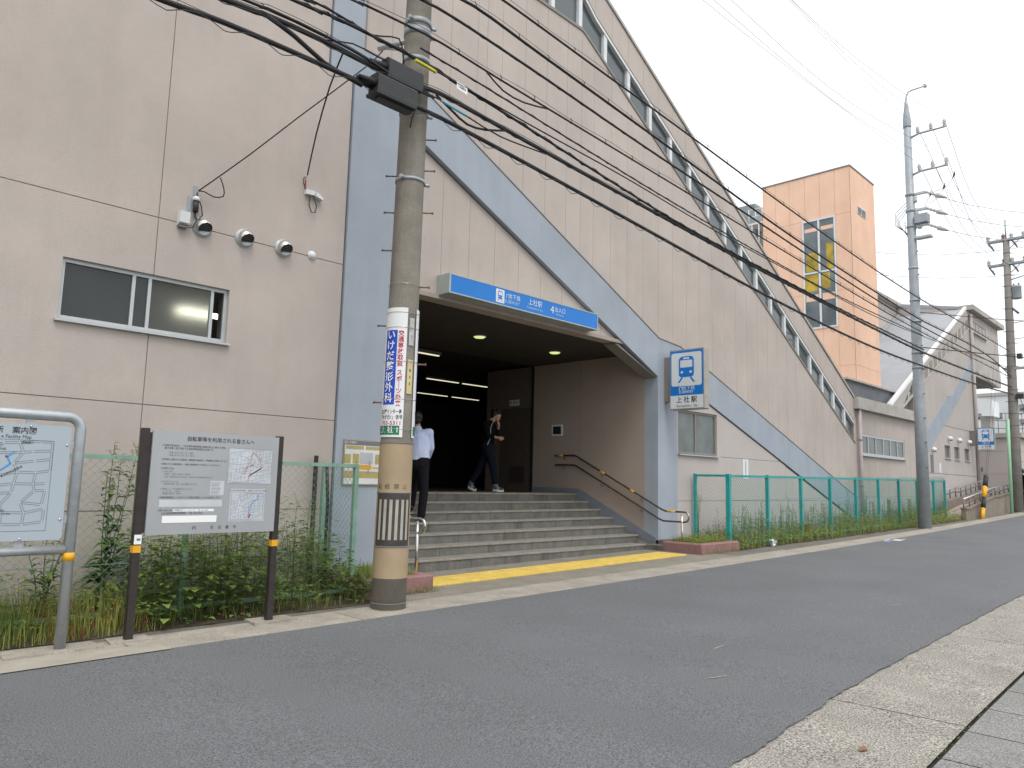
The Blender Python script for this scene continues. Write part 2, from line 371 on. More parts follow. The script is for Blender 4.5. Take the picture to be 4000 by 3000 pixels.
panels([x for x in XJ if x <= 8.0] + [8.0], off(DTOP, G_), TOPL, YF, YF + .1, WALL, sb)
panels([8.0] + [x for x in XJ if x > 8.05], off(DTOP, G_), off(WB, -.03), YF, YF + .1, WALL, sb)
panels([8.0] + [x for x in XJ if x > 8.05], off(WT, .03), TOPL, YF, YF + .1, WALL, sb)
# shadow-gap backing behind the panels
bk = MB(); bk.prism(strip(5.62, 8.0, off(DTOP, -.3), TOPL), YF + .012, YF + .2); bk.prism(strip(8.0, 23.69, off(DTOP, -.3), off(WB, -.035)), YF + .012, YF + .2)
bk.prism(strip(8.0, 23.69, off(WT, .035), off(TOPL, -.01)), YF + .012, YF + .2); bk.build('wall_backing', WALLB, sb)
# left wall: large panels around the high window
WX0, WX1, WZ0, WZ1 = 2.14, 3.92, 2.96, 3.60
zj = [.12, 1.007, 2.15, 4.26, 6.9, 9.5, 12.2]; xj = [-8, -5.0, -2.3, .37, 3.04, 5.46]
for i in range(5):
    for k in range(6):
        a, b, c, d = xj[i] + .005, xj[i + 1] - .005, zj[k] + .005, zj[k + 1] - .005
        if i == 4 and k >= 4: b = 5.07
        q = MB()
        if i == 4 and k == 3: pass
        if k == 2 and i in (3, 4):
            h0, h1 = (WX0, b) if i == 3 else (a, WX1)
            q.box(a, b, YF, YF + .12, c, WZ0); q.box(a, b, YF, YF + .12, WZ1, d)
            q.box(*((a, h0) if i == 3 else (h1, b)), YF, YF + .12, WZ0, WZ1)
        elif i == 4 and k == 4: q.box(a, b, YF, YF + .12, 6.955, d); q.box(a, b, YF, YF + .12, c, 6.955)
        else: q.box(a, b, YF, YF + .12, c, d)
        q.build('wall_panel', WALL, sb)
bk = MB(); bk.box(-8, 5.46, YF + .014, YF + .3, .05, WZ0 - .01); bk.box(-8, 5.46, YF + .014, YF + .3, WZ1 + .01, 6.9); bk.box(-8, 5.07, YF + .014, YF + .3, 6.9, 12.19)
bk.box(-8, WX0 - .01, YF + .014, YF + .3, WZ0 - .01, WZ1 + .01); bk.box(WX1 + .01, 5.46, YF + .014, YF + .3, WZ0 - .01, WZ1 + .01); bk.build('wall_backing', WALLB, sb)
# painted bands and columns
bnd = lambda p, n, y1=YF + .3: MB().prism(p, YF - .03, y1).build(n, BAND, sb)
bnd([(5.48, .2), (6.26, .2), (6.26, 6.64), (6.34, 7.41), (5.60, 7.41), (5.60, 12.2), (5.09, 12.2), (5.09, 6.95), (5.48, 6.95)], 'column')
bnd([(6.262, 6.639), (12.998, 3.612), (13.038, 4.40), (6.342, 7.409)], 'diagonal_band')
bnd([(13.0, .2), (13.72, .2), (13.72, 3.66), (13.85, 4.34), (13.04, 4.40), (13.0, 3.61)], 'column')
bnd([(13.722, 3.66), (23.7, .46), (23.7, 1.15), (13.852, 4.34)], 'diagonal_band')
# dark flashing on the upper edge of the bands
fl = MB(); T = .02
for (a, b) in (((5.60, 7.415), (6.34, 7.415)), ((6.34, 7.415), (13.04, 4.405)), ((13.04, 4.405), (13.85, 4.345)), ((13.85, 4.345), (23.7, 1.155))):
    fl.prism([a, b, (b[0], b[1] + T), (a[0], a[1] + T)], YF - .04, YF + .05)
fl.prism([(5.60, 7.44), (5.625, 7.44), (5.625, 12.19), (5.60, 12.19)], YF - .035, YF + .05)
fl.build('flashing', BRONZE, sb)
# triangular infill over the entrance, recessed
TRI = [(6.28, 6.60), (11.86, 4.11)]
panels([6.28, 6.65] + [7.21 + .567 * k for k in range(9)], [(6.28, 4.19), (12, 4.19)], off(TRI, -.01), YF + .05, YF + .15, WALL, sb)
MB().prism([(6.28, 4.19), (11.7, 4.19), (6.28, 6.58)], YF + .062, YF + .22).build('wall_backing', WALLB, sb)
MB().box(6.27, 11.88, YF - .005, YF + .26, 4.115, 4.182).build('lintel', mat('lintel_beige', (.36, .31, .27), .8, .1, 3), sb)
MB().prism([(11.70, 4.10), (12.99, 3.60), (13.0, 3.58), (11.6, 4.095)], YF + .02, YF + .3).build('soffit_edge', BRONZE, sb)
# window band in the slope
wb = MB()
for (a, b), (c, d) in zip(WB, WB[1:]): wb.prism([(a, b - .03), (c, d - .03), (c, d + .03), (a, b + .03)], YF - .02, YF + .12)
wband = wb.build('window_band', BRONZE, sb)
wt = MB()
for (a, b), (c, d) in zip(WT, WT[1:]): wt.prism([(a, b - .05), (c, d - .05), (c, d + .025), (a, b + .025)], YF - .005, YF + .12)
wt.build('head_rail', ALUW, wband)
wl = MB()
for (a, b), (c, d) in zip(WT, WT[1:]): wl.prism([(a, b + .027), (c, d + .027), (c, d + .045), (a, b + .045)], YF - .012, YF + .1)
wl.build('head_trim', BRONZE, wband)
MXS = [8.05, 8.84, 9.62] + [10.42 + .7865 * k for k in range(17)]
for x in MXS:
    MB().prism(strip(x - .05, x + .05, off(WB, .031), off(WT, -.052)), YF + .008, YF + .12).build('mullion', ALUW, wband)
for a, b in zip(MXS, MXS[1:] + [23.7]):
    p = strip(a + .051, b - .051, off(WB, .031), off(WT, -.052))
    if p: MB().prism(p, YF + .075, YF + .085).build('pane', GLASS2, wband)
# roof slab and coping
MB().prism([(-8, 12.22), (9.0, 12.22), (23.7, 4.19), (23.7, 4.0), (9.0, 11.95), (-8, 11.95)], YF + .21, 24).build('roof', ROOFG, sb)
cp = MB(); cp.prism([(-8, 12.205), (9.0, 12.205), (23.75, 4.185), (23.75, 4.25), (9.0, 12.275), (-8, 12.275)], YF - .03, YF + .2); cp.build('coping', FASC, sb)
# right-hand wall under the descending band
RW0, RW1, RZ0, RZ1 = 13.80, 15.42, 2.08, 3.01
D2B = [(13.74, 3.63), (23.7, .43)]
for P_ in ([(13.74, RZ1), (15.42, RZ1), (15.42, 2.075), (18.57, 2.075), (13.74, 3.625)], [(13.74, 2.075), (RW0, 2.075), (RW0, RZ1 - .002), (13.74, RZ1 - .002)], [(13.74, 1.095), (18.9, 1.095), (18.9, 1.965), (18.6, 2.065), (13.74, 2.065)], [(18.91, 1.095), (21.58, 1.095), (18.91, 1.95)],
           [(13.74, .12), (17.2, .12), (17.2, 1.085), (13.74, 1.085)], [(17.21, .12), (20.6, .12), (20.6, 1.085), (17.21, 1.085)], [(20.61, .12), (23.69, .12), (23.69, .42), (21.62, 1.085), (20.61, 1.085)]):
    MB().prism(P_, YF, YF + .12).build('wall_panel', PINKW, sb)
bk = MB(); bk.prism([(13.73, .1), (23.68, .1), (23.68, .43), (18.55, 2.06), (13.73, 2.06)], YF + .014, YF + .25); bk.prism([(15.44, 2.06), (18.5, 2.06), (15.44, 3.05)], YF + .014, YF + .25); bk.build('wall_backing', WALLB, sb)

def window(parent, x0, x1, z0, z1, y, split, glass, fr=ALU, fw=.04, sill=True, dep=.05):
    o = MB(); o.box(x0, x1, y, y + dep, z0, z0 + fw); o.box(x0, x1, y, y + dep, z1 - fw, z1); o.box(x0, x0 + fw, y + .002, y + dep, z0 + fw, z1 - fw); o.box(x1 - fw, x1, y + .002, y + dep, z0 + fw, z1 - fw)
    wn = o.build('window', fr, parent); xs_ = [x0 + fw] + list(split) + [x1 - fw]
    for s in split: bx('mullion', fr, wn, s - fw * .45, s + fw * .45, y + .004, y + dep, z0 + fw, z1 - fw)
    for i, (a, b) in enumerate(zip(xs_, xs_[1:])):
        g = glass[i % len(glass)]; e0 = 0 if i == 0 else fw * .45; e1 = 0 if i == len(xs_) - 2 else fw * .45
        bx('pane', g, wn, a + e0, b - e1, y + .025, y + .032, z0 + fw, z1 - fw)
    if sill: MB().prismx([(y - .10, z0 - .035), (y + .06, z0 - .035), (y + .06, z0), (y - .10, z0 - .012)], x0 - .03, x1 + .03).build('sill', ALU, wn)
    return wn
w1 = window(sb, WX0, WX1, WZ0, WZ1, YF + .05, [2.86, 3.03, 3.74], [GLASS, GLASS, GLASSW, mat('open_dark', (.015, .013, .011), .8)])
FROST = bpy.data.materials.new('rough_glass'); FROST.use_nodes = True; fb_ = FROST.node_tree.nodes['Principled BSDF']; fb_.inputs['Base Color'].default_value = (.62, .64, .60, 1); fb_.inputs['Transmission Weight'].default_value = .9; fb_.inputs['Roughness'].default_value = .34; fb_.inputs['IOR'].default_value = 1.2
CLEAR = bpy.data.materials.new('clear_pane'); CLEAR.use_nodes = True; fb_ = CLEAR.node_tree.nodes['Principled BSDF']; fb_.inputs['Base Color'].default_value = (.8, .8, .78, 1); fb_.inputs['Transmission Weight'].default_value = 1; fb_.inputs['Roughness'].default_value = .02; fb_.inputs['IOR'].default_value = 1.1
rooms = MB(); rooms.box(2.0, 6, 8.92, 8.96, 2.6, 2.95); rooms.box(2.0, 6, 11.6, 11.7, 2.0, 4.2); rooms.box(2.0, 6, 8.92, 11.7, 4.1, 4.2); rooms.box(2.0, 6, 8.92, 11.7, 2.0, 2.1); rooms.box(1.9, 2.0, 8.92, 11.7, 2.0, 4.2); rooms.box(5.4, 5.46, 8.92, 11.7, 2.0, 4.2)
tag(rooms.build('room_shell', mat('room_dark', (.06, .055, .045), .9), sb), kind='stuff')
for c in [c for c in w1.children if c.name.startswith('pane')]:
    if min(v.co.x for v in c.data.vertices) > 2.95: c.data.materials[0] = FROST if min(v.co.x for v in c.data.vertices) < 3.5 else CLEAR
bx('tube_light', mat('room_tube', (1, .97, .8), .4, 0, 3, emit=4.5), w1, 4.05, 4.95, 10.42, 10.5, 3.62, 3.68)
window(sb, RW0, RW1, RZ0, RZ1, YF + .03, [14.55], [mat('frosted_pane', (.13, .155, .15), .3, .25, 2.5)], BRONZE, .045)

# ---- porch: flank wall, skirting, ceiling, interior
FX_ = 13.0
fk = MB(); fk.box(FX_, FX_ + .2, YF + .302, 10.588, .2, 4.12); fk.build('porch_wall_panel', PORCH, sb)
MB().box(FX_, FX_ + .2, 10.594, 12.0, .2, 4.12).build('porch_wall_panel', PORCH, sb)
MB().box(FX_ + .012, FX_ + .19, 10.58, 12.1, .3, 4.11).build('wall_backing', WALLB, sb)
MB().box(FX_ - .02, FX_ + .1, 12.002, 12.07, 1.18, 4.12).build('corner_strip', BLACKP, sb)  # narrow black upright strip between flank wall and door wall
MB().prismx([(YF + .02, .2), (YF + .02, .36), (YF + .1, .40), (10.59, 1.29), (12.0, 1.30), (12.0, 1.0), (10.59, .9)], FX_ - .012, FX_ - .001).build('skirting', mat('skirting_grey', (.19, .21, .24), .7, .1, 3), sb)
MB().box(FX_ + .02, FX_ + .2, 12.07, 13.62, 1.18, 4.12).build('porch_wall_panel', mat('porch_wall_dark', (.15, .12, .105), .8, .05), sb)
dr = MB().box(FX_ - .005, FX_ + .1, 12.10, 13.08, 1.18, 3.15).build('door', DOORM, sb)
for k in range(9): bx('louvre', BROWN, dr, FX_ - .016, FX_ - .006, 12.25, 12.75, 1.38 + .045 * k, 1.405 + .045 * k)
MB().cyl((FX_ - .03, 12.2, 2.15), (FX_ - .006, 12.2, 2.15), .03).build('handle', STEELD, dr)
ds = bx('door_plate', SIGNW, sb, FX_ + .004, FX_ + .019, 12.5, 12.82, 3.22, 3.36)
text('事 務 室', .085, (FX_ + .002, 12.66, 3.29), (0, -1, 0), ZP, INK, ds)
vg = bx('vent_frame', SIGNW, sb, FX_ - .015, FX_ - .001, 11.10, 11.42, 2.46, 2.71)
for k in range(6): bx('louvre', BLACKP, vg, FX_ - .022, FX_ - .016, 11.145, 11.375, 2.50 + .03 * k, 2.522 + .03 * k)
bx('vent_back', BLACKP, vg, FX_ - .018, FX_ - .0155, 11.14, 11.38, 2.495, 2.675)
cs = MB()
for k in range(33): cs.box(6.26, FX_, YF + .27 + .098 * k, YF + .27 + .098 * k + .088, 4.13, 4.15)
tag(cs.build('ceiling_slats', mat('ceiling_slat', (.055, .044, .035), .8, .1, 3), sb), kind='stuff')  # dimness of the porch is put into this dark slat colour
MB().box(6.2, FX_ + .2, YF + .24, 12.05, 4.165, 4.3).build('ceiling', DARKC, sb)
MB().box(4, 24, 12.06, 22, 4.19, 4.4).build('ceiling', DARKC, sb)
for x in (9.62, 11.79):
    dl = MB(); dl.lathe([(.0, .0), (.10, .0), (.11, -.012), (.135, -.012), (.135, .002)], (x, 10.32, 4.127), n=24); o = dl.build('downlight', ALU, sb)
    MB().lathe([(.0, -.02), (.09, -.02), (.112, -.005), (.112, .0)], (x, 10.32, 4.113), n=24).build('lens', DOWNE, o)
for y, x0, x1 in ((12.66, 8.9, 10.62), (15.8, 12.8, 14.0), (15.8, 14.1, 15.3), (18.7, 14.8, 16.1), (18.7, 16.25, 17.5)):
    o = MB().box(x0, x1, y - .06, y + .06, 4.12, 4.185).build('lamp_tray', INKG, sb); bx('tube_light', LAMPE, o, x0 + .03, x1 - .03, y - .025, y + .025, 4.1, 4.119)
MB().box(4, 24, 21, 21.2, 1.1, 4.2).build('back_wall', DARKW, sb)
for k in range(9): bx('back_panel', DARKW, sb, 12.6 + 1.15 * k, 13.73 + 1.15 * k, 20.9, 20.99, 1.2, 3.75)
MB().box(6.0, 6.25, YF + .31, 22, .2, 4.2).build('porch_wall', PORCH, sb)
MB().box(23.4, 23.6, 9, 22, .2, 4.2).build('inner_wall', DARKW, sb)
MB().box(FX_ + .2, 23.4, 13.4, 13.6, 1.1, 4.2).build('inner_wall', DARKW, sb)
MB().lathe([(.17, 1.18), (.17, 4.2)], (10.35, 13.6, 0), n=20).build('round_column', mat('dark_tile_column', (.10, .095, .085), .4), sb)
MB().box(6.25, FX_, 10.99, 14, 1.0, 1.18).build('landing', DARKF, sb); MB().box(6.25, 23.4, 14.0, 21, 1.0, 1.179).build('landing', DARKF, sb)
for k in range(22): bx('landing_tile', mat('dull_yellow_tile', (.20, .145, .05), .8, .15, 6), sb, 6.3 + .303 * k, 6.3 + .303 * k + .297, 10.995, 11.29, 1.18, 1.187)
# stairs: rows of stone blocks with a paler worn nosing
core = MB()
RZ = [.25 + .155 * i for i in range(7)]; RY = [8.69 + .328 * i for i in range(7)]
for i in range(7): core.box(6.25, FX_ - .02, RY[i] + .05, 11.0, 0 if i == 0 else RZ[i - 1] - .02, RZ[i] - .03)
st = core.build('stair', COND, sb)
for i in range(7):
    x = 6.27 - (.37 * i % 1.05) - .3; 
    while x < 12.95:
        a, b = max(x, 6.27) + .004, min(x + 1.05, 12.985 if i else 12.75) - .004
        if b - a > .08:
            zb = (zg(a) - .03) if i == 0 else RZ[i - 1]
            bx('step_stone', STEP, st, a, b, RY[i] + random.uniform(0, .004), RY[i] + .40, zb, RZ[i] - .03)
            MB().bev(a, b, RY[i] - .012, RY[i] + .40, RZ[i] - .0295, RZ[i] + random.uniform(-.002, .002), .006).build('tread_stone', STEPT, st)
        x += 1.05
for p in ((12.72, 13.35, 8.27, 8.66, .25), (13.0, 13.75, 8.33, 8.68, .33)): MB().bev(p[0], p[1], p[2], p[3], .0, p[4], .012).build('plinth', STEP, sb)
MB().bev(5.3, 6.27, 8.3, 8.68, 0, .25, .012).build('plinth', STEP, sb)

# ---- handrails
def handrail(X, side, label):
    t = thing('handrail', (X, 8.0, zg(X)), label, 'handrail')
    arc = [(7.92 - .095 * math.sin(a), .805 + .095 * math.cos(a)) for a in [math.pi * k / 8 for k in range(9)]]
    pts = [(X, 11.26, 2.01), (X, 10.70, 2.01), (X, 10.62, 1.985), (X, 8.42, .925), (X, 8.33, .9)] + [(X, y, z) for y, z in arc] + [(X, 8.4, .71), (X, 8.5, .745), (X, 10.62, 1.775), (X, 10.70, 1.80), (X, 11.25, 1.80)]
    MB().tube(pts[:3] + pts[3:], .019, 10).build('rail', STEEL if side < 0 else mat('satin_steel', (.36, .33, .30), .25, .05, 8, metal=.95), t)
    MB().cyl((X, 7.98, zg(X)), (X, 7.98, .86), .021, n=12).build('post', STEEL, t)
    for y, z in ((11.0, 2.0), (11.0, 1.79), (9.95, 1.64), (9.95, 1.43), (8.93, 1.16), (8.93, .94)):
        MB().tube([(X, y, z - .02), (X, y, z - .06), (X + .06 * side, y, z - .07)], .008, 6).build('bracket', STEELD, t)
    for y0, z0, y1, z1 in ((8.32, .9, 8.12, .9), (9.98, 1.676, 9.86, 1.618), (9.2, 1.3, 9.1, 1.252), (11.2, 2.01, 11.02, 2.01)):
        MB().cyl((X, y0, z0), (X, y1, z1), .0205, n=10).build('yellow_tape', YELP, t)
handrail(12.93, 1, 'double stainless handrail on the porch wall beside the small framed vent')
handrail(6.42, -1, 'double stainless handrail ending in a loop behind the striped utility pole')

# ---- kerbed planters
def planter(x0, x1, y0, y1, h, label):
    t = thing('planter', (x0, y0, zg(x0)), label, 'planter'); z0 = zg(x0) - .03; z1 = zg(x0) + h; T = .13
    MB().bev(x0, x1, y0, y0 + T, z0, z1, .025).build('kerb_stone', PINK, t)
    MB().bev(x0, x0 + T, y0 + T + .004, y1, z0, z1, .025).build('kerb_stone', PINK, t); MB().bev(x1 - T, x1, y0 + T + .004, y1, z0, z1, .025).build('kerb_stone', PINK, t)
    bx('soil', SOIL, t, x0 + T, x1 - T, y0 + T, y1, z0, z1 - .03)
planter(5.22, 6.2, 7.36, 8.3, .22, 'low pink concrete planter at the foot of the tan wrapped pole')
planter(12.74, 14.2, 7.45, 8.3, .21, 'low pink concrete planter in front of the teal fence and right column')

# ---- fascia sign over the entrance
def train(o, ex, s, w_, b_, parent, ny, vsc=1.):
    """white rounded panel with a blue front-view train; o = centre, s = panel width"""
    ex = Vector(ex); n = Vector(ny)
    def P(u, v, d): return Vector(o) + ex * u * s + Vector((0, 0, 1)) * v * s * vsc + n * d
    def rr(x0, x1, y0, y1, r, k=4, rb=None):
        pts = []
        rb = r if rb is None else rb
        for cx, cy, a0, q in ((x1 - r, y1 - r, 0, r), (x0 + r, y1 - r, 90, r), (x0 + rb, y0 + rb, 180, rb), (x1 - rb, y0 + rb, 270, rb)):
            pts += [(cx + q * math.cos(R(a0 + 90 * i / k)), cy + q * math.sin(R(a0 + 90 * i / k))) for i in range(k + 1)]
        return pts
    def flat(name, pts, d, m_, holes=()):
        MB().add([P(u, v, d) for u, v in pts], [tuple(range(len(pts)))]).build(name, m_, parent, recalc=False)
    flat('pictogram_panel', rr(-.5, .5, -.57, .57, .07), .002, w_)
    flat('pictogram_train', rr(-.25, .25, -.27, .44, .13, rb=.10), .004, b_)
    flat('pictogram_window', rr(-.20, .20, .06, .31, .03), .006, w_)
    flat('pictogram_window', rr(-.10, .10, .345, .40, .01), .006, w_)
    for u in (-.145, .145): flat('pictogram_lamp', [(u + .045 * math.cos(R(30 * k)), -.10 + .045 * math.sin(R(30 * k))) for k in range(12)], .006, w_)
    flat('pictogram_rail', [(-.17, -.28), (-.11, -.28), (-.22, -.45), (-.29, -.45)], .004, b_)
    flat('pictogram_rail', [(.11, -.28), (.17, -.28), (.29, -.45), (.22, -.45)], .004, b_)
def ring_mark(o, ex, r, m_, parent, n):
    ex = Vector(ex); o = Vector(o) + Vector(n) * .003; q = MB(); z_ = Vector((0, 0, 1)); vs = []; k = 14
    for i in range(k + 1):
        a = R(-55 + 290 * i / k)
        for rr_ in (r, r * .68): vs.append(o + ex * math.cos(a) * rr_ + z_ * math.sin(a) * rr_)
    q.add(vs, [(2 * i, 2 * i + 1, 2 * i + 3, 2 * i + 2) for i in range(k)]).build('ring_mark', m_, parent, recalc=False)
fs = thing('fascia_sign', (8.9, 8.5, 4.2), 'long blue light-box sign with white lettering over the entrance opening', 'sign')
SX0, SX1, SZ0, SZ1, SY = 7.14, 10.72, 4.175, 4.475, 8.35
MB().box(SX0, SX1, SY + .012, 8.66, SZ0, SZ1).build('sign_box', mat('sign_box_grey', (.36, .39, .36), .5, .08, 3), fs)
fr = MB(); fr.box(SX0, SX1, SY, SY + .0118, SZ0, SZ0 + .018); fr.box(SX0, SX1, SY, SY + .0118, SZ1 - .018, SZ1); fr.box(SX0, SX0 + .03, SY, SY + .0118, SZ0 + .018, SZ1 - .018); fr.box(SX1 - .02, SX1, SY, SY + .0118, SZ0 + .018, SZ1 - .018); fr.build('sign_frame', mat('sign_frame_grey', (.40, .44, .43), .4, .05, 3, metal=.3), fs)
bx('sign_face', BLUES, fs, SX0 + .03, SX1 - .02, SY + .004, SY + .0119, SZ0 + .018, SZ1 - .018)
Yt = SY + .002
train((8.205, Yt + .001, 4.325), XP, .19, SIGNW, BLUES, fs, (0, -1, 0))
for o_ in ():
    pass
ring_mark((8.375, Yt + .001, 4.35), XP, .04, SIGNP, fs, (0, -1, 0))
text('地下鉄', .095, (8.53, Yt, 4.355), XP, ZP, SIGNW, fs); text('SUBWAY', .085, (8.48, Yt, 4.265), XP, ZP, SIGNP, fs)
text('上社駅', .115, (9.03, Yt, 4.355), XP, ZP, SIGNW, fs); text('Kamiyashiro Sta.', .058, (9.03, Yt, 4.265), XP, ZP, SIGNP, fs)
text('4', .19, (9.46, Yt, 4.325), XP, ZP, SIGNW, fs); text('出入口', .095, (9.665, Yt, 4.345), XP, ZP, SIGNW, fs); text('Entrance', .055, (9.66, Yt, 4.27), XP, ZP, SIGNP, fs)

# ---- projecting subway signs (faces look along -X)
def subway_sign(X, Y0, Y1, Z0, Z1, T, label, wallY, far=False):
    t = thing('subway_sign', (X, (Y0 + Y1) / 2, Z0), label, 'sign', 'projecting blue and white subway signs')
    MB().prismx([(Y0 + .015, Z0), (Y1 - .015, Z0), (Y1, Z0 + .015), (Y1, Z1 - .015), (Y1 - .015, Z1), (Y0 + .015, Z1), (Y0, Z1 - .015), (Y0, Z0 + .015)], X, X + T).build('sign_box', mat('sign_case', (.36, .34, .30), .45, .06, 4, metal=.3), t)
    b = .022; zs = Z0 + (Z1 - Z0) * .235
    bx('sign_face', BLUE, t, X - .006, X - .001, Y0 + b, Y1 - b, zs, Z1 - b); bx('name_panel', SIGNW, t, X - .006, X - .001, Y0 + b, Y1 - b, Z0 + b, zs - .001)
    cy = (Y0 + Y1) / 2; s = (Y1 - Y0) * .875; xn = X - .0065; ex = (0, -1, 0)
    train((xn, cy, Z0 + (Z1 - Z0) * .667), ex, s, SIGNW, BLUE, t, (-1, 0, 0), .86)
    W_ = (Y1 - Y0)
    zl = Z0 + (Z1 - Z0) * .335
    ring_mark((xn, cy + W_ * .165, zl + .012), ex, W_ * .055, SIGNW, t, (-1, 0, 0))
    text('地下鉄', W_ * .125, (xn - .002, cy - W_ * .055, zl + .018 * W_ / .79), ex, ZP, SIGNW, t); text('SUBWAY', W_ * .105, (xn - .002, cy + W_ * .01, zl - .058 * W_ / .79), ex, ZP, SIGNW, t, bold=.01)
    text('上 社 駅', W_ * .17, (xn - .002, cy, Z0 + (zs - Z0) * .66), ex, ZP, INK, t, bold=.012); text('Kamiyashiro  Sta.', W_ * .088, (xn - .002, cy - W_ * .02, Z0 + (zs - Z0) * .25), ex, ZP, INK, t)
    bx('bracket', mat('sign_bracket', (.21, .19, .175), .5), t, X + .03, X + T - .02, Y1, wallY, Z0 + .18, Z1 - .12)
    for k in range(3): MB().cyl((X + T * .4, Y0 - .002, Z0 + (Z1 - Z0) * (.2 + .25 * k)), (X + T * .4, Y0 - .03, Z0 + (Z1 - Z0) * (.2 + .25 * k)), .008, n=6).build('bolt', GALV, t)
subway_sign(13.2, 7.63, 8.42, 2.925, 4.145, .19, 'blue and white train pictogram sign projecting from the right entrance column', 8.57)
subway_sign(36.9, 7.68, 8.32, 3.19, 4.15, .12, 'small distant train pictogram sign on the far stair building beyond the ramp', 8.6)

# ---- column map poster
pm = thing('map_poster', (5.9, 8.55, 1.3), 'small framed yellow and white area map on the left entrance column', 'map')
bx('frame', mat('poster_frame', (.30, .26, .17), .5), pm, 5.59, 6.19, 8.545, 8.569, 1.315, 1.915); bx('sheet', mat('poster_white', (.62, .64, .64), .5), pm, 5.605, 6.175, 8.541, 8.5445, 1.33, 1.9)
bx('header', INKG, pm, 5.605, 6.175, 8.5385, 8.5405, 1.845, 1.9)
for a, b, c, d, m_ in ((5.605, 5.7, 1.6, 1.72, TAN), (5.73, 5.83, 1.6, 1.73, TAN), (5.62, 5.9, 1.79, 1.835, TAN), (5.93, 6.17, 1.79, 1.835, TAN), (5.84, 6.05, 1.6, 1.75, MAPG), (6.09, 6.175, 1.6, 1.73, TAN), (5.605, 5.74, 1.54, 1.555, MAPO), (5.83, 6.03, 1.525, 1.585, MAPO), (6.05, 6.175, 1.54, 1.56, MAPO), (5.605, 6.175, 1.41, 1.5, TAN), (5.73, 5.82, 1.53, 1.555, mat('map_cyan', (.25, .5, .55), .5))):
    bx('map_block', m_, pm, a, b, 8.539, 8.5405, c, d)
for s, x, z_ in (('2', 6.0, 1.61), ('3', 5.98, 1.5), ('1', 5.79, 1.61)): text(s, .06, (x, 8.538, z_), XP, ZP, INK, pm)
text('出入口案内', .035, (5.69, 8.537, 1.875), XP, ZP, WHITE, pm)

# ---- things fixed to the left wall
def hood_vent(x, z, label):
    t = thing('hood_vent', (x, YF, z), label, 'vent', 'round steel hood vents on the wall joint'); r = .095
    MB().lathe([(r + .022, 0), (r + .022, .012), (r, .014), (r, .05)], (x, YF, z), (0, -1, 0), 24).build('collar', ALU, t)
    D = Vector((.10, -.72, -.68)).normalized(); c = Vector((x, YF - .055, z)); cut = .50 * r; vs = []; nA, nB = 16, 24; ea = Vector((1, 0, 0)); eb = D.cross(ea).normalized(); ea = eb.cross(D)
    for i in range(nA + 1):
        ph = math.acos(.50) + (math.pi - math.acos(.50)) * i / nA
        vs += [c + D * r * math.cos(ph) + (ea * math.cos(6.28319 * k / nB) + eb * math.sin(6.28319 * k / nB)) * r * math.sin(ph) for k in range(nB)]
    MB().add(vs, [(i * nB + k, i * nB + (k + 1) % nB, (i + 1) * nB + (k + 1) % nB, (i + 1) * nB + k) for i in range(nA) for k in range(nB)], True).build('hood', mat('hood_steel', (.62, .60, .57), .28, .04, 6, metal=.85), t, recalc=False)
    MB().lathe([(.0, 0), (r * .84, 0), (r * .84, .004)], c + D * (cut - .018), tuple(D), 24).build('throat', BLACKP, t)
    for k in range(5):
        q = c + D * (cut - .006) + eb * (-.052 + .026 * k); L_ = .072 * math.sqrt(max(.05, 1 - ((-.052 + .026 * k) / .085) ** 2)); MB().cyl(q - ea * L_, q + ea * L_, .0022, n=4).build('grille_bar', INKG, t)
hood_vent(3.53, 4.27, 'steel hood vent below the grey cable bracket on the left wall'); hood_vent(4.05, 4.27, 'middle steel hood vent of three on the left wall joint'); hood_vent(4.57, 4.27, 'steel hood vent beside the small round wall cap')
cap = MB().lathe([(.06, 0), (.06, .01), (.045, .012), (.04, .03), (.0, .034)], (4.98, YF, 4.275), (0, -1, 0), 20).build('round_cover', ALUW); tag(cap, 'small round white cap on the wall joint', 'cap')
jb = thing('junction_box', (3.3, YF, 4.3), 'small white plastic junction box on the left wall beside the first hood vent', 'junction box')
MB().prismx([(YF, 4.22), (YF - .09, 4.25), (YF - .1, 4.38), (YF, 4.4)], 3.24, 3.35).build('cover', ALUW, jb); bx('base', INKG, jb, 3.25, 3.34, YF - .07, YF, 4.2, 4.218)
cb = thing('cable_bracket', (3.4, YF, 4.5), 'grey cable terminal bracket with hanging black leads on the left wall', 'bracket')
bx('plate', GALVP, cb, 3.34, 3.385, YF - .012, YF, 4.40, 4.60); MB().lathe([(.04, 0), (.04, .03), (.03, .05)], (3.42, YF - .05, 4.55)).build('terminal', ALUW, cb)
MB().lathe([(.032, 0), (.032, -.13)], (3.42, YF - .05, 4.55)).build('terminal_body', BOXM, cb); bx('hook_plate', GALVP, cb, 3.40, 3.44, YF - .02, YF, 4.62, 4.74)
MB().tube([(3.43, YF - .03, 4.66), (3.44, YF - .05, 4.6), (3.48, YF - .06, 4.5), (3.5, YF - .06, 4.4), (3.46, YF - .05, 4.33), (3.41, YF - .05, 4.36), (3.41, YF - .05, 4.44)], .007, 5).build('lead', CABLE, cb)
MB().tube([(3.42, YF - .05, 4.43), (3.44, YF - .05, 4.33), (3.41, YF - .04, 4.23), (3.36, YF - .04, 4.22), (3.32, YF - .04, 4.25)], .006, 5).build('lead', CABLE, cb)
wc = thing('cable_anchor', (4.85, YF, 5.1), 'rust-stained white cable anchor bar with a drooping loop on the wall', 'bracket')
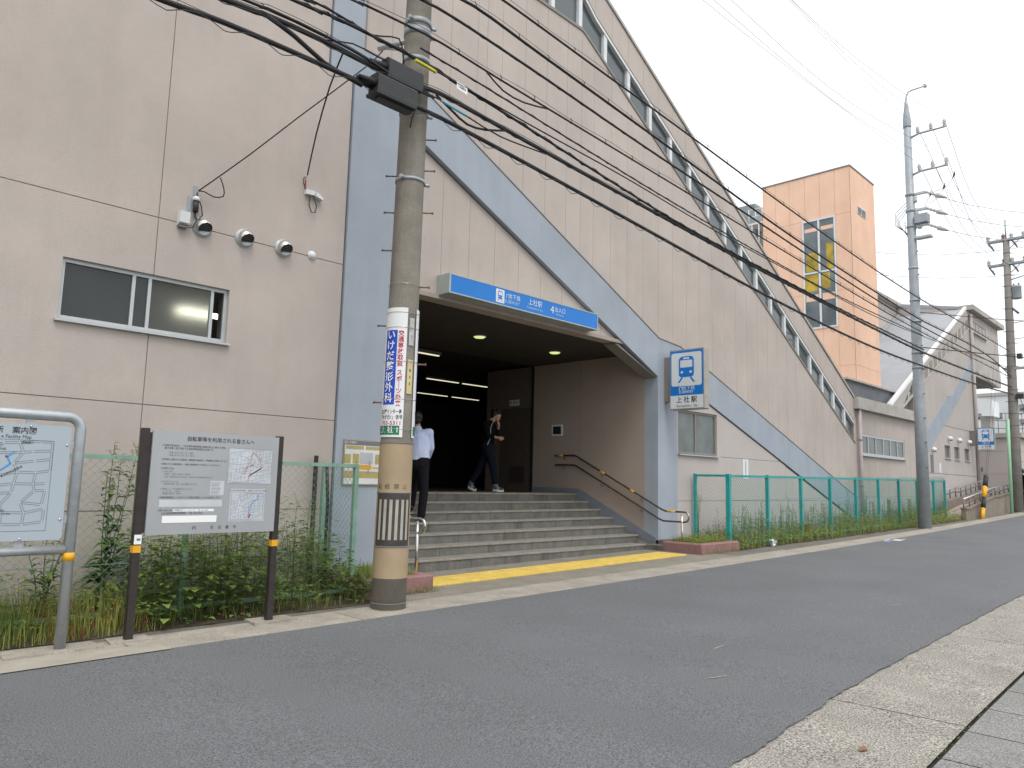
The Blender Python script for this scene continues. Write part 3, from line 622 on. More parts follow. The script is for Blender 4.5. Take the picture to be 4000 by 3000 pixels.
MB().prism([(4.82, 5.06), (4.95, 5.07), (4.95, 5.13), (4.82, 5.12)], YF - .05, YF).build('bar', ALUW, wc); MB().prism([(4.955, 5.06), (5.06, 5.03), (5.06, 5.06), (4.99, 5.11), (4.955, 5.11)], YF - .07, YF).build('cap', ALUW, wc)
MB().tube([(4.88, YF - .04, 5.06), (4.87, YF - .05, 4.92), (4.91, YF - .05, 4.83), (4.96, YF - .05, 4.84), (4.98, YF - .05, 4.93), (4.93, YF - .04, 5.06)], .007, 5).build('loop', CABLE, wc)
MB().tube([(4.82, YF - .03, 5.29), (4.78, YF - .04, 5.27), (4.77, YF - .04, 5.2), (4.82, YF - .03, 5.13)], .006, 5).build('lead', CABLE, wc)
MB().prism([(4.815, 5.13), (4.835, 5.13), (4.832, 5.28), (4.818, 5.28)], YF - .003, YF - .0005).build('rust_streak', RUST, wc)
np_ = thing('wall_notice', (16.7, YF, 1.7), 'narrow white vertical notice with dark characters on the wall above the teal fence', 'notice')
bx('plate', SIGNW, np_, 16.6, 16.86, YF - .012, YF - .001, 1.6, 2.06); text('自\n転\n車\n放\n置\n禁\n止', .055, (16.73, YF - .0135, 1.84), XP, ZP, INK, np_)

# ------------------------------------------------------------------ annex with drain pipe
an = thing('annex', (26.5, 10, 0), 'low flat-roofed beige annex with a concrete fascia and strip window', 'building')
AX0, AX1 = 23.72, 29.55
AW0, AW1, AZ0, AZ1 = 24.25, 28.35, 2.48, 3.13
k = 0
for a, b in zip(rng(AX0, AX1, .58), rng(AX0, AX1, .58)[1:]):
    q = MB()
    if b > AW0 and a < AW1:
        bx('wall_panel', WALL, an, a + .004, b - .004, YF + .02, YF + .12, AZ1, 3.86)
        q.box(a + .004, b - .004, YF + .02, YF + .12, 1.205, AZ0)
        if a < AW0: bx('wall_panel', WALL, an, a + .004, AW0, YF + .02, YF + .12, AZ0, AZ1)
        if b > AW1: bx('wall_panel', WALL, an, AW1, b - .004, YF + .02, YF + .12, AZ0, AZ1)
    else: q.box(a + .004, b - .004, YF + .02, YF + .12, 1.205, 3.86)
    q.build('wall_panel', WALL, an)
bx('plinth_panel', PINKW, an, AX0, AX1, YF + .02, YF + .12, .1, 1.195)
bk = MB(); bk.box(AX0, AX1, YF + .035, YF + .2, .1, AZ0 - .01); bk.box(AX0, AX1, YF + .035, YF + .2, AZ1 + .01, 3.86); bk.box(AX0, AW0 - .01, YF + .035, YF + .2, AZ0, AZ1); bk.box(AW1 + .01, AX1, YF + .035, YF + .2, AZ0, AZ1); bk.build('wall_backing', WALLB, an)
window(an, AW0, AW1, AZ0, AZ1, YF + .03, [AW0 + (AW1 - AW0) * k / 6 for k in range(1, 6)], [mat('strip_glass', (.10, .115, .11), .2, .3, 1.5)], ALU, .07)
fa = MB().box(23.72, AX1, YF - .16, YF + .05, 3.865, 4.22).build('fascia', FASC, an); bx('roof', ROOFG, an, AX0, AX1 + 1, YF + .05, 16, 3.9, 4.2)
dp = thing('downpipe', (23.95, 8.5, .3), 'pale pink drain pipe running down between the station wall and the annex', 'pipe')
MB().cyl((23.95, YF - .08, zg(24)), (23.95, YF - .08, 3.86), .055, n=12).build('pipe', mat('pipe_pink', (.42, .36, .37), .6, .08, 4), dp)
for z_ in (1.5, 2.9): MB().cyl((23.95, YF - .08, z_), (23.95, YF - .08, z_ + .04), .066, n=12).build('clamp', BRONZE, dp)
for x in (25.6, 27.55):
    MB_ = MB().tube([(x, 8.3, zg(x)), (x, 8.3, zg(x) + .62), (x - .03, 8.28, zg(x) + .72), (x - .12, 8.26, zg(x) + .74), (x - .2, 8.25, zg(x) + .70)], .05, 10).build('vent_pipe', mat('cream_pipe', (.5, .46, .36), .6))
    tag(MB_, 'cream bent-over vent pipe in the weeds below the %s of the annex strip window' % ('middle' if x < 26 else 'far end'), 'pipe', 'cream vent pipes behind the teal fence')

# ------------------------------------------------------------------ elevator tower
tw = thing('elevator_tower', (26.3, 10.5, 4.2), 'tall orange elevator tower with a long white-framed window rising behind the annex', 'tower')
TX0, TX1, TY0, TY1, TZ0, TZ1 = 25.16, 27.42, 9.0, 12.1, 4.86, 12.22
MB().box(TX0 + .015, TX1 - .01, TY0 + .015, TY1, TZ0, TZ1 - .02).build('core', ORNGD, tw)
TW0, TW1, TWZ0, TWZ1 = 9.52, 10.66, 6.78, 10.62
ys = [9.0, 9.52, 10.03, 10.55, 11.1, 11.62, 12.1]
for a, b in zip(ys, ys[1:]):
    for z0, z1 in ((TZ0, 5.45), (5.45, 8.0), (8.0, 10.62), (10.62, TZ1)):
        aa, bb = a, b
        if z1 > TWZ0 and z0 < TWZ1:
            if aa >= TW0 - .02 and bb <= TW1 + .02: 
                if z0 < TWZ0 < z1: bx('wall_panel', ORNG, tw, TX0, TX0 + .012, aa + .004, bb - .004, z0 + .004, TWZ0)
                continue
            if aa < TW1 < bb: 
                if z0 < TWZ0: bx('wall_panel', ORNG, tw, TX0, TX0 + .012, aa + .004, TW1, z0 + .004, TWZ0)
                aa = TW1
        bx('wall_panel', ORNG, tw, TX0, TX0 + .012, aa + .004, bb - .004, z0 + .004, z1 - .004)
for z0, z1 in ((TZ0, 5.45), (5.45, TZ1)): bx('wall_panel', ORNG, tw, TX0, TX1, TY0, TY0 + .013, z0 + .004, z1 - .004)
MB().box(TX0 - .02, TX1 + .02, TY0 - .02, TY1, TZ1, TZ1 + .05).build('coping', BRONZE, tw)
def xwindow(parent, x, y0, y1, z0, z1, ys_, zs_, fw, fr, gl):
    o = MB(); o.box(x - .03, x + .0115, y0, y1, z0, z0 + fw); o.box(x - .03, x + .0115, y0, y1, z1 - fw, z1); o.box(x - .028, x + .011, y0, y0 + fw, z0 + fw, z1 - fw); o.box(x - .028, x + .011, y1 - fw, y1, z0 + fw, z1 - fw)
    wn = o.build('window', fr, parent)
    for y in ys_: bx('mullion', fr, wn, x - .027, x + .0108, y - fw * .6, y + fw * .6, z0 + fw, z1 - fw)
    for z_ in zs_: bx('transom', fr, wn, x - .024, x + .0106, y0 + fw, y1 - fw, z_ - fw * .5, z_ + fw * .5)
    Y_ = [y0 + fw] + ys_ + [y1 - fw]; Z_ = [z0 + fw] + zs_ + [z1 - fw]; i = 0
    for a, b in zip(Y_, Y_[1:]):
        for c, d in zip(Z_, Z_[1:]): bx('pane', gl[i % len(gl)], wn, x - .004, x + .008, a, b, c, d); i += 1
    return wn
wn = xwindow(tw, TX0, TW0, TW1, TWZ0, TWZ1, [10.09], [8.74], .055, ALUW, [mat('tower_glass', (.13, .155, .165), .06, .45, 1.1)])
for a, b, c, d, m_ in ((10.15, 10.55, 8.80, 9.45, YELG), (9.62, 9.85, 8.80, 9.7, YELG), (10.15, 10.6, 8.1, 8.68, YELG), (9.75, 10.02, 8.15, 8.68, YELG), (9.6, 10.02, 7.75, 7.98, ORNG), (10.15, 10.58, 7.75, 7.98, ORNG), (9.6, 10.02, 10.2, 10.33, ORNG), (10.15, 10.58, 10.2, 10.33, ORNG)):
    bx('stair_panel', m_, wn, TX0 - .006, TX0 - .0042, a, b, c, d)
lv = MB(); lv.box(25.72, 26.5, TY0 - .02, TY0 - .001, 10.72, 11.0); o = lv.build('louvre_window', ALUW, tw)
for x in (25.75, 26.13):
    for k in range(6): bx('louvre', INKG, o, x, x + .33, TY0 - .028, TY0 - .021, 10.745 + .04 * k, 10.765 + .04 * k)
pn = MB().box(23.74, 28.45, 8.84, 13, 4.2, 4.8).build('plinth', PLIN, tw); bx('plinth_cap', FASC, tw, 23.74, 28.55, 8.76, 13.05, 4.802, 4.858)
ld = thing('roof_platform', (25.2, 12.6, 9), 'white railed service platform beside the orange tower', 'platform')
bx('deck', ALUW, ld, 26.5, 27.6, 12.75, 13.35, 11.45, 11.52); bx('cabin', mat('cabin_grey', (.25, .28, .29), .6), ld, 27.0, 29.5, 13.3, 15.0, 8.5, 12.5)
for y in (12.78, 13.05, 13.32): MB().cyl((26.52, y, 11.52), (26.52, y, 12.08), .02, n=6).build('post', ALUW, ld)
for z_ in (11.78, 12.06): MB().cyl((26.52, 12.75, z_), (26.52, 13.35, z_), .018, n=6).build('rail', ALUW, ld)
MB().cyl((26.52, 12.92, 4.9), (26.52, 12.92, 11.45), .022, n=6).build('ladder_rail', ALUW, ld); MB().cyl((26.52, 13.2, 4.9), (26.52, 13.2, 11.45), .022, n=6).build('ladder_rail', ALUW, ld)

# ------------------------------------------------------------------ far stair building
fb = thing('far_station_building', (35, 10, .6), 'beige stair building with a grey roof rising away beyond the annex', 'building')
FY = YF + .01
FROOF = [(27.05, 4.23), (37.4, 9.47)]; fro = lambda x: 4.23 + .5063 * (x - 27.05)
FWB = [(28.2, 4.23), (38.1, 8.72)]
fbh = .40
FTOP = [(27.1, 4.25), (37.4, 9.45), (37.92, 9.5)]
bandT = [(29.56, 2.88), (33.73, 5.20), (34.39, 5.26), (37.9, 7.28)]; bandB = [(29.56, 2.15), (34.4, 4.66), (37.9, 6.62)]
fj = [29.56] + [29.56 + .695 * k for k in range(1, 12)] + [37.9]
panels(fj, off(bandT, .01), off([(29.56, 4.88), (37.92, 8.70)], -.02), FY, FY + .1, FARW, fb)
panels([27.2, 28.4, 29.56] + fj[1:], [(27.0, 4.22), (28.2, 4.22), (29.56, 5.34), (37.92, 9.17)], [(27.1, 4.22), (37.4, 9.40), (37.92, 9.44)], FY, FY + .1, FARW, fb)
fhole = [(33.14, 33.92, 2.72, 3.23), (34.49, 35.26, 2.72, 3.23), (36.02, 36.79, 2.72, 3.23)]
q = MB(); q.prism(strip(31.36, 37.9, [(29, 4.01), (38, 4.01)], off(bandB, -.01)), FY, FY + .1); q.build('wall_panel', FARW, fb)
q = MB(); q.prism(strip(29.56, 32.9, [(29, 2.10), (38, 2.10)], [(29.56, 2.12), (33.1, 3.99), (38, 3.99)]), FY, FY + .1); q.build('wall_panel', PINKW, fb)
q = MB(); xs_ = [32.905] + [v for h in fhole for v in h[:2]] + [37.9]
q.box(32.905, 37.9, FY, FY + .1, 3.23, 3.99); q.box(32.905, 37.9, FY, FY + .1, 2.10, 2.72)
for a, b in ((32.905, 33.14), (33.92, 34.49), (35.26, 36.02), (36.79, 37.9)): q.box(a, b, FY, FY + .1, 2.72, 3.23)
q.build('wall_panel', PINKW, fb)
bx('wall_panel', PINKW, fb, 29.56, 37.9, FY, FY + .1, .3, 2.08)
bk = MB(); bk.box(29.56, 37.89, FY + .015, FY + .2, .3, 2.70); bk.prism([(29.56, 2.7), (33.1, 2.7), (33.1, 3.24), (37.89, 3.24), (37.89, 9.4), (29.56, 5.2)], FY + .02, FY + .2); bk.build('wall_backing', WALLB, fb)
for a, b, c, d in fhole: window(fb, a, b, c, d, FY + .05, [], [mat('barred_glass', (.16, .155, .15), .4)], BRONZE, .05)
MB().prism(strip(29.56, 37.9, bandB, bandT), FY - .03, FY + .1).build('diagonal_band', BAND, fb)
wfl = MB(); wfl.prism([(27.05, 4.20), (37.45, 9.46), (37.45, 9.58), (27.05, 4.32)], FY - .03, FY + .10); wfl.build('verge', ROOFW, fb)
ff = MB().prism([(28.2, 4.24), (29.56, 4.87), (37.9, 8.69), (37.9, 9.16), (29.56, 5.33), (28.2, 4.72)], FY + .055, FY + .12).build('window_band', GLASS2, fb)
x = 28.4
while x < 37.8:
    zc = 4.87 + .458 * (x - 29.56); MB().prism([(x, zc), (x + .12, zc + .055), (x + .12, zc + .52), (x, zc + .465)], FY + .01, FY + .054).build('mullion', ALU, ff); x += .62
MB().prism([(28.2, 4.20), (37.9, 8.64), (37.9, 8.70), (28.2, 4.26)], FY - .02, FY + .054).build('sill', FASC, fb)
MB().prism([(27.05, 4.10), (37.5, 9.4), (37.5, 9.5), (27.05, 4.2)], FY + .2, 11.48).build('roof', ROOFG, fb)
MB().prism([(27.05, 4.2), (37.5, 9.5), (37.5, 9.62), (27.05, 4.32)], 11.36, 11.5).build('verge', ROOFG, fb)
ub = MB(); ub.box(37.905, 43.2, FY, FY + .12, 6.6, 9.45); ub.build('upper_wall', FARW, fb); MB().prismx([(FY + .28, 9.0), (FY + .28, 9.52), (11.5, 9.97), (11.5, 9.0)], 37.6, 37.85).build('upper_wall', FARW, fb); bx('upper_wall', FARW, fb, 33.5, 37.8, 11.52, 11.7, 6.5, 9.95)
bx('fascia', FASC, fb, 33.0, 37.95, 11.3, 11.75, 9.97, 10.15); MB().box(37.6, 43.5, FY - .25, FY + .3, 9.46, 9.68).build('fascia', FASC, fb); MB().prismx([(FY + .3, 9.5), (FY + .3, 9.66), (11.7, 10.2), (11.7, 10.0)], 37.6, 43.5).build('roof', ROOFG, fb)
MB().prism([(37.92, 6.68), (38.4, 6.8), (42.7, 6.52), (43.2, 6.52), (43.2, 7.25), (37.92, 7.25)], FY - .03, FY + .14).build('lower_band', FASC, fb)
bx('soffit', mat('soffit_grey', (.16, .15, .145), .9), fb, 37.9, 43.2, FY + .13, 11.5, 6.55, 6.62)
window(fb, 38.35, 40.72, 8.56, 9.10, FY - .015, [38.94, 39.53, 40.12], [GLASS2], BRONZE, .06)
bx('end_wall', FARW, fb, 37.75, 37.9, FY + .12, 11.5, .5, 6.6)
pp = MB().cyl((37.85, FY - .08, zg(37)), (37.85, FY - .08, 9.3), .07, n=10).build('drain_pipe', PINKW, fb)
for x in (31.5, 33.72, 35.07, 36.6):
    z_ = 2.99 if x < 32 else 3.53
    o = thing('hood_vent', (x, FY, z_), 'white hood vent above the %s small barred window of the far building' % {33.72: 'first', 35.07: 'second', 36.6: 'third'}[x] if x > 32 else 'white hood vent above the narrow slot window of the far building', 'vent', 'far hood vents')
    MB().lathe([(.085, 0), (.085, .07), (.07, .14), (.0, .17)], (x, FY, z_), (0, -1, -.15), 12).build('hood', ROOFW, o); MB().lathe([(.0, 0), (.05, .0), (.05, .05)], (x, FY - .10, z_ - .11), (0, 0, 1), 10).build('throat', INKG, o)
bx('slot_window', INKG, fb, 31.25, 31.6, FY - .01, FY - .001, 2.12, 2.78)
bx('wall_plate', SIGNW, fb, 32.3, 32.5, FY - .015, FY - .001, 2.12, 2.5)

# ramp with parapets and railings
rp = thing('access_ramp', (33, 7.7, .5), 'access ramp with brown concrete parapets and steel railings before the far building', 'ramp')
MB().prism([(29.5, .2), (37.3, .2), (37.3, 1.46), (36.8, 1.44), (34.2, 1.26), (33.6, 1.26), (29.9, .83), (29.5, .83)], 7.1, 7.25).build('parapet', RAMPC, rp)
MB().prism([(29.48, .832), (29.9, .832), (33.6, 1.262), (34.2, 1.262), (36.8, 1.442), (37.3, 1.462), (37.3, 1.51), (36.8, 1.49), (34.2, 1.31), (33.6, 1.31), (29.9, .88), (29.48, .88)], 7.06, 7.29).build('coping', RAMPC, rp)
MB().prism([(31.4, .3), (37.4, .3), (37.4, 1.59), (34, 1.2), (33.2, 1.2), (31.4, 1.05)], 8.2, 8.34).build('parapet', RAMPC, rp)
MB().prism([(29.5, .3), (37.3, .3), (37.3, 1.2), (34.2, .95), (33.6, .95), (29.5, zg(29.5) + .015)], 7.25, 8.2).build('ramp_slab', RAMPT, rp)
def rail(y, pts, parent, h2=.16, post=.75):
    for dz in (0, -h2): MB().tube([(x, y, z_ + dz) for x, z_ in pts], .024, 8).build('rail', RAILP if dz else mat('bright_rail', (.5, .5, .5), .3, metal=.8), parent)
    x = pts[0][0]
    while x < pts[-1][0]: zt = pl(pts, x); MB().cyl((x, y, zt - .36), (x, y, zt), .02, n=6).build('post', RAILP, parent); x += post
rail(7.17, [(29.52, 1.17), (33.5, 1.58), (34.5, 1.62), (37.2, 1.83)], rp); rail(8.27, [(31.5, 1.45), (32.9, 1.58), (33.6, 1.57), (37.5, 1.95)], rp)
rail(7.7, [(35.2, 1.75), (37.6, 1.35)], rp, .3)
for k in range(4): bx('tile', YEL, rp, 29.55 + .3 * k * 0, 29.84, 7.3 + .22 * k, 7.51 + .22 * k, zg(29.6) - .02, zg(29.6) + .03)

# ------------------------------------------------------------------ buildings at the far end
pb = thing('low_pink_building', (42, 9, .7), 'low pinkish flat-topped building past the far station sign', 'building')
for a, b in ((.4, 2.25), (2.262, 3.28), (3.292, 3.9)): bx('wall_panel', PINKW, pb, 40, 40.2, 7.45, 10.5, a, b); bx('wall_panel', PINKW, pb, 40.0, 50, 7.43, 7.449, a, b)
bx('wall_backing', WALLB, pb, 40.02, 49.9, 7.46, 10.4, .4, 3.9); bx('roof_edge', FASC, pb, 39.9, 50.2, 7.25, 10.6, 3.902, 4.1)
for x in (41.2, 42.2): window(pb, x, x + .6, 2.35, 3.3, 7.38, [], [GLASS2], ALUW, .06)
bx('vent_grille', INKG, pb, 39.985, 39.998, 8.86, 9.06, 2.37, 2.56)
vd = thing('viaduct_pier', (48, 10.5, 1), 'pale concrete crosshead pier under the station bridge', 'pier')
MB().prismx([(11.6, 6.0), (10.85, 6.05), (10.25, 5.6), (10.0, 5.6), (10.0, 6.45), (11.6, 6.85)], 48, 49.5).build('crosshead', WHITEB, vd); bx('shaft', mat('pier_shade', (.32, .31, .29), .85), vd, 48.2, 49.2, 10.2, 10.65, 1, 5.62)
def white_block(x, y0, y1, h, rows, label, nm='white_apartment_block'):
    t = thing(nm, (x, y0, 1), label, 'building')
    zz = 1.0
    bx('wall', WHITEB, t, x, x + 8, y0, y1, 1, h); bx('parapet', FASC, t, x - .1, x + 8.1, y0 - .1, y1 + .1, h + .002, h + .22)
    for (a, b, c, d) in rows:
        fr_ = bx('window', mat('recess_grey', (.26, .27, .28), .8), t, x - .03, x - .002, a, b, c, d); bx('pane', GLASS2, fr_, x - .04, x - .031, a + .08, b - .08, c + .06, d - .25)
    return t
white_block(60, 11.2, 16, 8.0, [(11.95, 12.4, 6.4, 6.8), (13.2, 13.9, 6.4, 6.85)], 'white building with small recessed windows behind the bridge pier')
white_block(58, 5.5, 10.75, 7.75, [(9.85, 10.6, 6.7, 7.15), (9.85, 10.6, 5.8, 6.2), (8.6, 9.4, 6.7, 7.15), (8.6, 9.4, 5.8, 6.2)], 'white building with dark window slots right behind the transformer pole')
wf = thing('steel_fence', (50, 10, 5), 'thin steel railing above the low pink building', 'railing')
for z_ in (5.1, 5.55, 6.0): MB().cyl((52, 8.6, z_), (52, 11.0, z_ + .12), .02, n=5).build('rail', RAILP, wf)
for k in range(7): MB().cyl((52, 8.6 + .4 * k, 4.6), (52, 8.6 + .4 * k, 6.05), .02, n=5).build('post', RAILP, wf)

# ------------------------------------------------------------------ fences
def chain(parent, p, q_, h0, h1, m_, pitch=.082, r=.0017, name='chain_link'):
    p, q_ = Vector(p), Vector(q_); L_ = (q_ - p).length; e = (q_ - p) / L_; H = h1 - h0; M_ = MB(); nrm = Vector((-e.y, e.x, 0)).normalized()
    n = int((L_ + H) / pitch) + 1
    for s in (1, -1):
        for i in range(n + 1):
            u0 = i * pitch - (H if s > 0 else 0); u1 = u0 + s * H
            a, b = (u0, 0.), (u1, H)
            pts = []
            du = u1 - u0
            t0, t1 = 0., 1.
            for lim in ((0 - u0) / du, (L_ - u0) / du): pass
            ta, tb = sorted(((0 - u0) / du, (L_ - u0) / du)); t0, t1 = max(0, ta), min(1, tb)
            if t1 - t0 < .02: continue
            A = p + e * (u0 + du * t0) + Vector((0, 0, h0 + H * t0)) + nrm * .003 * s; B = p + e * (u0 + du * t1) + Vector((0, 0, h0 + H * t1)) + nrm * .003 * s
            M_.tube([A, B], r, 3, caps=False)
    return M_.build(name, m_, parent, recalc=False)
def post(parent, x, y, z0, z1, m_, s=.028):
    MB().bev(x - s, x + s, y - s, y + s, z0, z1, .006).build('post', m_, parent)
fl_ = thing('mesh_fence', (3.3, 7.8, 0), 'weathered pale green chain-link fence behind the two notice boards', 'fence')
for x in (-2.75, -.74, 1.27, 3.28, 5.29): post(fl_, x, 7.8, zg(x) - .02, 1.58, GRNP, .026)
MB().box(-2.75, 5.29, 7.775, 7.825, 1.535, 1.575).build('top_rail', GRNP, fl_)
for a, b in ((-2.72, 1.245), (1.295, 3.255), (3.305, 5.265)):
    chain(fl_, (a, 7.79, 0), (b, 7.79, 0), .1, 1.54, GRNM)
    MB().box(a, b, 7.785, 7.815, .07, .11).build('bottom_rail', GRNP, fl_)
for z_ in (.55,): MB().cyl((-2.7, 7.786, z_), (5.27, 7.786, z_), .003, n=4).build('tension_wire', GRNM, fl_)
post(fl_, 5.29, 8.5, 0, 1.6, GRNP, .026); chain(fl_, (5.29, 7.83, 0), (5.29, 8.48, 0), .1, 1.55, GRNM); MB().box(5.27, 5.31, 7.83, 8.47, 1.54, 1.57).build('top_rail', GRNP, fl_)
for x in [-2 + .35 * k for k in range(21)]: MB().cyl((x, 7.77, 1.555), (x, 7.776, 1.555), .006, n=6).build('rail_bolt', INKG, fl_)
sk = MB().tube([(5.22, 8.25, .05), (5.17, 8.2, .6), (5.14, 8.15, 1.1), (5.1, 8.15, 1.55)], .022, 6).build('leaning_stake', BROWN); tag(sk, 'dark leaning stake behind the green mesh by the column', 'stake')
sk = MB().box(5.15, 5.19, 8.5, 8.54, 0, 1.68).build('dark_post', BROWN); tag(sk, 'straight dark post beside the pale green fence corner by the wall', 'post')

ft = thing('mesh_fence', (20, 7.76, .2), 'teal chain-link fence with square posts along the annex weeds', 'fence')
tz = lambda x: 1.65 + .0098 * (x - 14.36)
pxs = [14.36 + 1.745 * k for k in range(9)] + [29.63]
for x in pxs: post(ft, x, 7.76, zg(x) - .02, tz(x) + .02, TEAL, .042 if x < 15 else .034)
for a, b in zip(pxs, pxs[1:]):
    MB().prism([(a + .035, tz(a) - .045), (b - .035, tz(b) - .045), (b - .035, tz(b) + .005), (a + .035, tz(a) + .005)], 7.735, 7.785).build('top_rail', TEAL, ft)
    MB().prism([(a + .035, zg(a) + .05), (b - .035, zg(b) + .05), (b - .035, zg(b) + .1), (a + .035, zg(a) + .1)], 7.745, 7.775).build('bottom_rail', TEAL, ft)
    chain(ft, (a, 7.75, (zg(a) + zg(b)) / 2), (b, 7.75, (zg(a) + zg(b)) / 2), .08, 1.46, TEALM, r=.0026)
post(ft, 14.3, 8.5, .1, 1.67, TEAL); chain(ft, (14.3, 8.46, 0), (14.36, 7.8, 0), .3, 1.63, TEALM); MB().box(14.28, 14.36, 7.8, 8.46, 1.61, 1.655).build('top_rail', TEAL, ft)
for y in (8.45, 8.1): post(ft, 29.63, y, zg(29), 1.8, TEAL)
chain(ft, (29.63, 7.8, 0), (29.63, 8.45, 0), .5, 1.78, TEALM); MB().box(29.6, 29.66, 7.8, 8.45, 1.75, 1.8).build('top_rail', TEAL, ft)
for z_ in (.62, 1.13): MB().cyl((14.4, 7.755, z_), (29.6, 7.755, z_ + .15), .003, n=4).build('tension_wire', TEALM, ft)

# ------------------------------------------------------------------ notice boards
nb = thing('notice_board', (3.1, 6.85, 0), 'grey metal notice board with city text and two small maps on dark brown posts', 'notice board')
for x in (2.465, 3.735):
    pz = MB().bev(x - .03, x + .03, 6.82, 6.88, zg(x), 1.80, .004).build('post', BROWN, nb); bx('yellow_tape', YELP, pz, x - .0315, x + .0315, 6.818, 6.882, .74, .80)
bx('sticker', WHITE, nb, 2.437, 2.497, 6.8165, 6.8195, .81, .89); bx('sticker_mark', INKG, nb, 2.457, 2.487, 6.8155, 6.8163, .84, .86)
B0, B1, BZ0, BZ1, BY = 2.515, 3.705, .885, 1.785, 6.80
pnl = bx('panel', BOARD, nb, B0, B1, BY, BY + .02, BZ0, BZ1)
bx('back_frame', BROWN, nb, B0 - .02, B1 + .01, BY + .021, BY + .045, BZ0 + .02, BZ1 - .02)
Yb = BY - .0015
text('自転車等を利用される皆さんへ', .046, (3.13, Yb, 1.722), XP, ZP, INK, pnl, bold=.01)
L0 = 2.60
for s, sz, dx, z_, m_ in (('○右図の区域内は、「名古屋市自転車等の放置の防止に関する条例」', .0205, 0, 1.657, INK), ('第８条第１項に規定する自転車等放置禁止区域です。', .0205, .02, 1.633, INK), ('平成 10 年 6 月 1 日　指定', .020, .06, 1.595, INKG), ('平成 18 年 12 月 1 日　拡大', .020, .06, 1.572, INKG),
     ('○区域内に放置された自転車・原動機付自転車は、即時撤去の対象となります。', .0185, 0, 1.535, INK), ('○撤去された自転車等は、右図の保管場所で引き取ることができます。', .0185, 0, 1.494, INK), ('○引取り方法', .021, 0, 1.456, INK),
     ('(1) 引取り日時', .016, .01, 1.429, INKG), ('月曜日～土曜日 午後2時～午後7時', .016, .035, 1.406, INKG), ('(祝日・振替休日及び12月29日～1月3日までは引取業務を休みます)', .016, .035, 1.383, INKG), ('(2) お持ちいただくもの', .016, .01, 1.342, INKG), ('自転車等の鍵、住所・氏名を確認できるもの', .016, .035, 1.321, INKG), ('(3) 費用として、次の金額を納めてください', .016, .01, 1.278, INKG), ('自　転　車　　1500円', .016, .03, 1.257, INKG), ('原動機付自転車　3000円', .016, .03, 1.238, INKG),
     ('○保管期間(撤去した日から1か月間)が経過したものは処分します。', .0205, 0, 1.203, INK), ('○問い合わせ先', .021, 0, 1.092, INK), ('上社自転車等保管場所　TEL 702-4325', .024, .03, 1.066, INK)):
    text(s, sz, (L0 + dx, Yb, z_), XP, ZP, m_, pnl, align='LEFT', squeeze=.92)
bx('paper_strip', WHITE, pnl, 2.73, 3.10, BY - .002, BY - .0008, 1.081, 1.103); text('24時間対応コールセンター TEL 221-8181', .0175, (2.735, BY - .003, 1.092), XP, ZP, INK, pnl, align='LEFT')
bx('paper_strip', WHITE, pnl, 2.645, 3.13, BY - .002, BY - .0008, .985, 1.045); bx('paper_strip', mat('faded_paper', (.50, .52, .54), .5), pnl, 2.61, 3.17, BY - .002, BY - .0008, 1.122, 1.184)
bx('paper_note', mat('note_paper', (.50, .52, .55), .5), pnl, 3.05, 3.18, BY - .002, BY - .0008, 1.225, 1.355)
for k in range(9): bx('note_line', INKG, pnl, 3.058, 3.13 + .035 * random.random(), BY - .0026, BY - .0021, 1.235 + .0125 * k, 1.2385 + .0125 * k)
text('名　古　屋　市', .034, (3.2, Yb, .935), XP, ZP, INK, pnl, spacing=1.1)
ring_mark((2.93, Yb + .002, .935), XP, .017, INK, pnl, (0, -1, 0))
def streetmap(parent, x0, x1, z0, z1, y, seed, m_, w_=.0016, gap=0.0, main=(), nx=7, nz=6):
    """street network drawn as thin raised ink lines inside a frame"""
    rr = random.Random(seed); M_ = MB()
    def seg(a, b, ww):
        a, b = Vector((a[0], 0, a[1])), Vector((b[0], 0, b[1])); d = (b - a)
        if d.length < 1e-4: return
        n = Vector((-d.z, 0, d.x)).normalized() * ww
        M_.add([(p.x, y, p.z) for p in (a - n, b - n, b + n, a + n)], [(0, 1, 2, 3)])
    W_, H_ = x1 - x0, z1 - z0
    for a, b in (((x0, z0), (x1, z0)), ((x1, z0), (x1, z1)), ((x1, z1), (x0, z1)), ((x0, z1), (x0, z0))): seg(a, b, w_ * 1.1)
    P_ = {}
    for i in range(nx + 1):
        for j in range(nz + 1):
            sh = .35 * W_ / nx * (j / nz - .5) * 2
            P_[i, j] = (min(x1 - .008, max(x0 + .008, x0 + W_ * i / nx + sh + rr.uniform(-.32, .32) * W_ / nx)), min(z1 - .008, max(z0 + .008, z0 + H_ * j / nz + (i - nx / 2) * .02 * H_ + rr.uniform(-.32, .32) * H_ / nz)))
    for (i, j), p in P_.items():
        for q_ in ((i + 1, j), (i, j + 1)):
            if q_ in P_ and rr.random() < .74:
                r_ = P_[q_]
                if gap:
                    d = Vector((r_[0] - p[0], r_[1] - p[1]))
                    if d.length < 1e-3: continue
                    n = Vector((-d.y, d.x)).normalized() * gap; t = .06
                    for s in (1, -1): seg((p[0] + d.x * t + n.x * s, p[1] + d.y * t + n.y * s), (r_[0] - d.x * t + n.x * s, r_[1] - d.y * t + n.y * s), w_)
                else: seg(p, r_, w_)
    o = M_.build('street_map', m_, parent, recalc=False)
    for pts, ww, mm in main:
        M_ = MB(); 
        for a, b in zip(pts, pts[1:]):
            a, b = Vector((x0 + a[0] * W_, 0, z0 + a[1] * H_)), Vector((x0 + b[0] * W_, 0, z0 + b[1] * H_)); d = b - a; n = Vector((-d.z, 0, d.x)).normalized() * ww
            M_.add([(p.x, y - .0008, p.z) for p in (a - n, b - n, b + n, a + n)], [(0, 1, 2, 3)])
        M_.build('route_line', mm, parent, recalc=False)
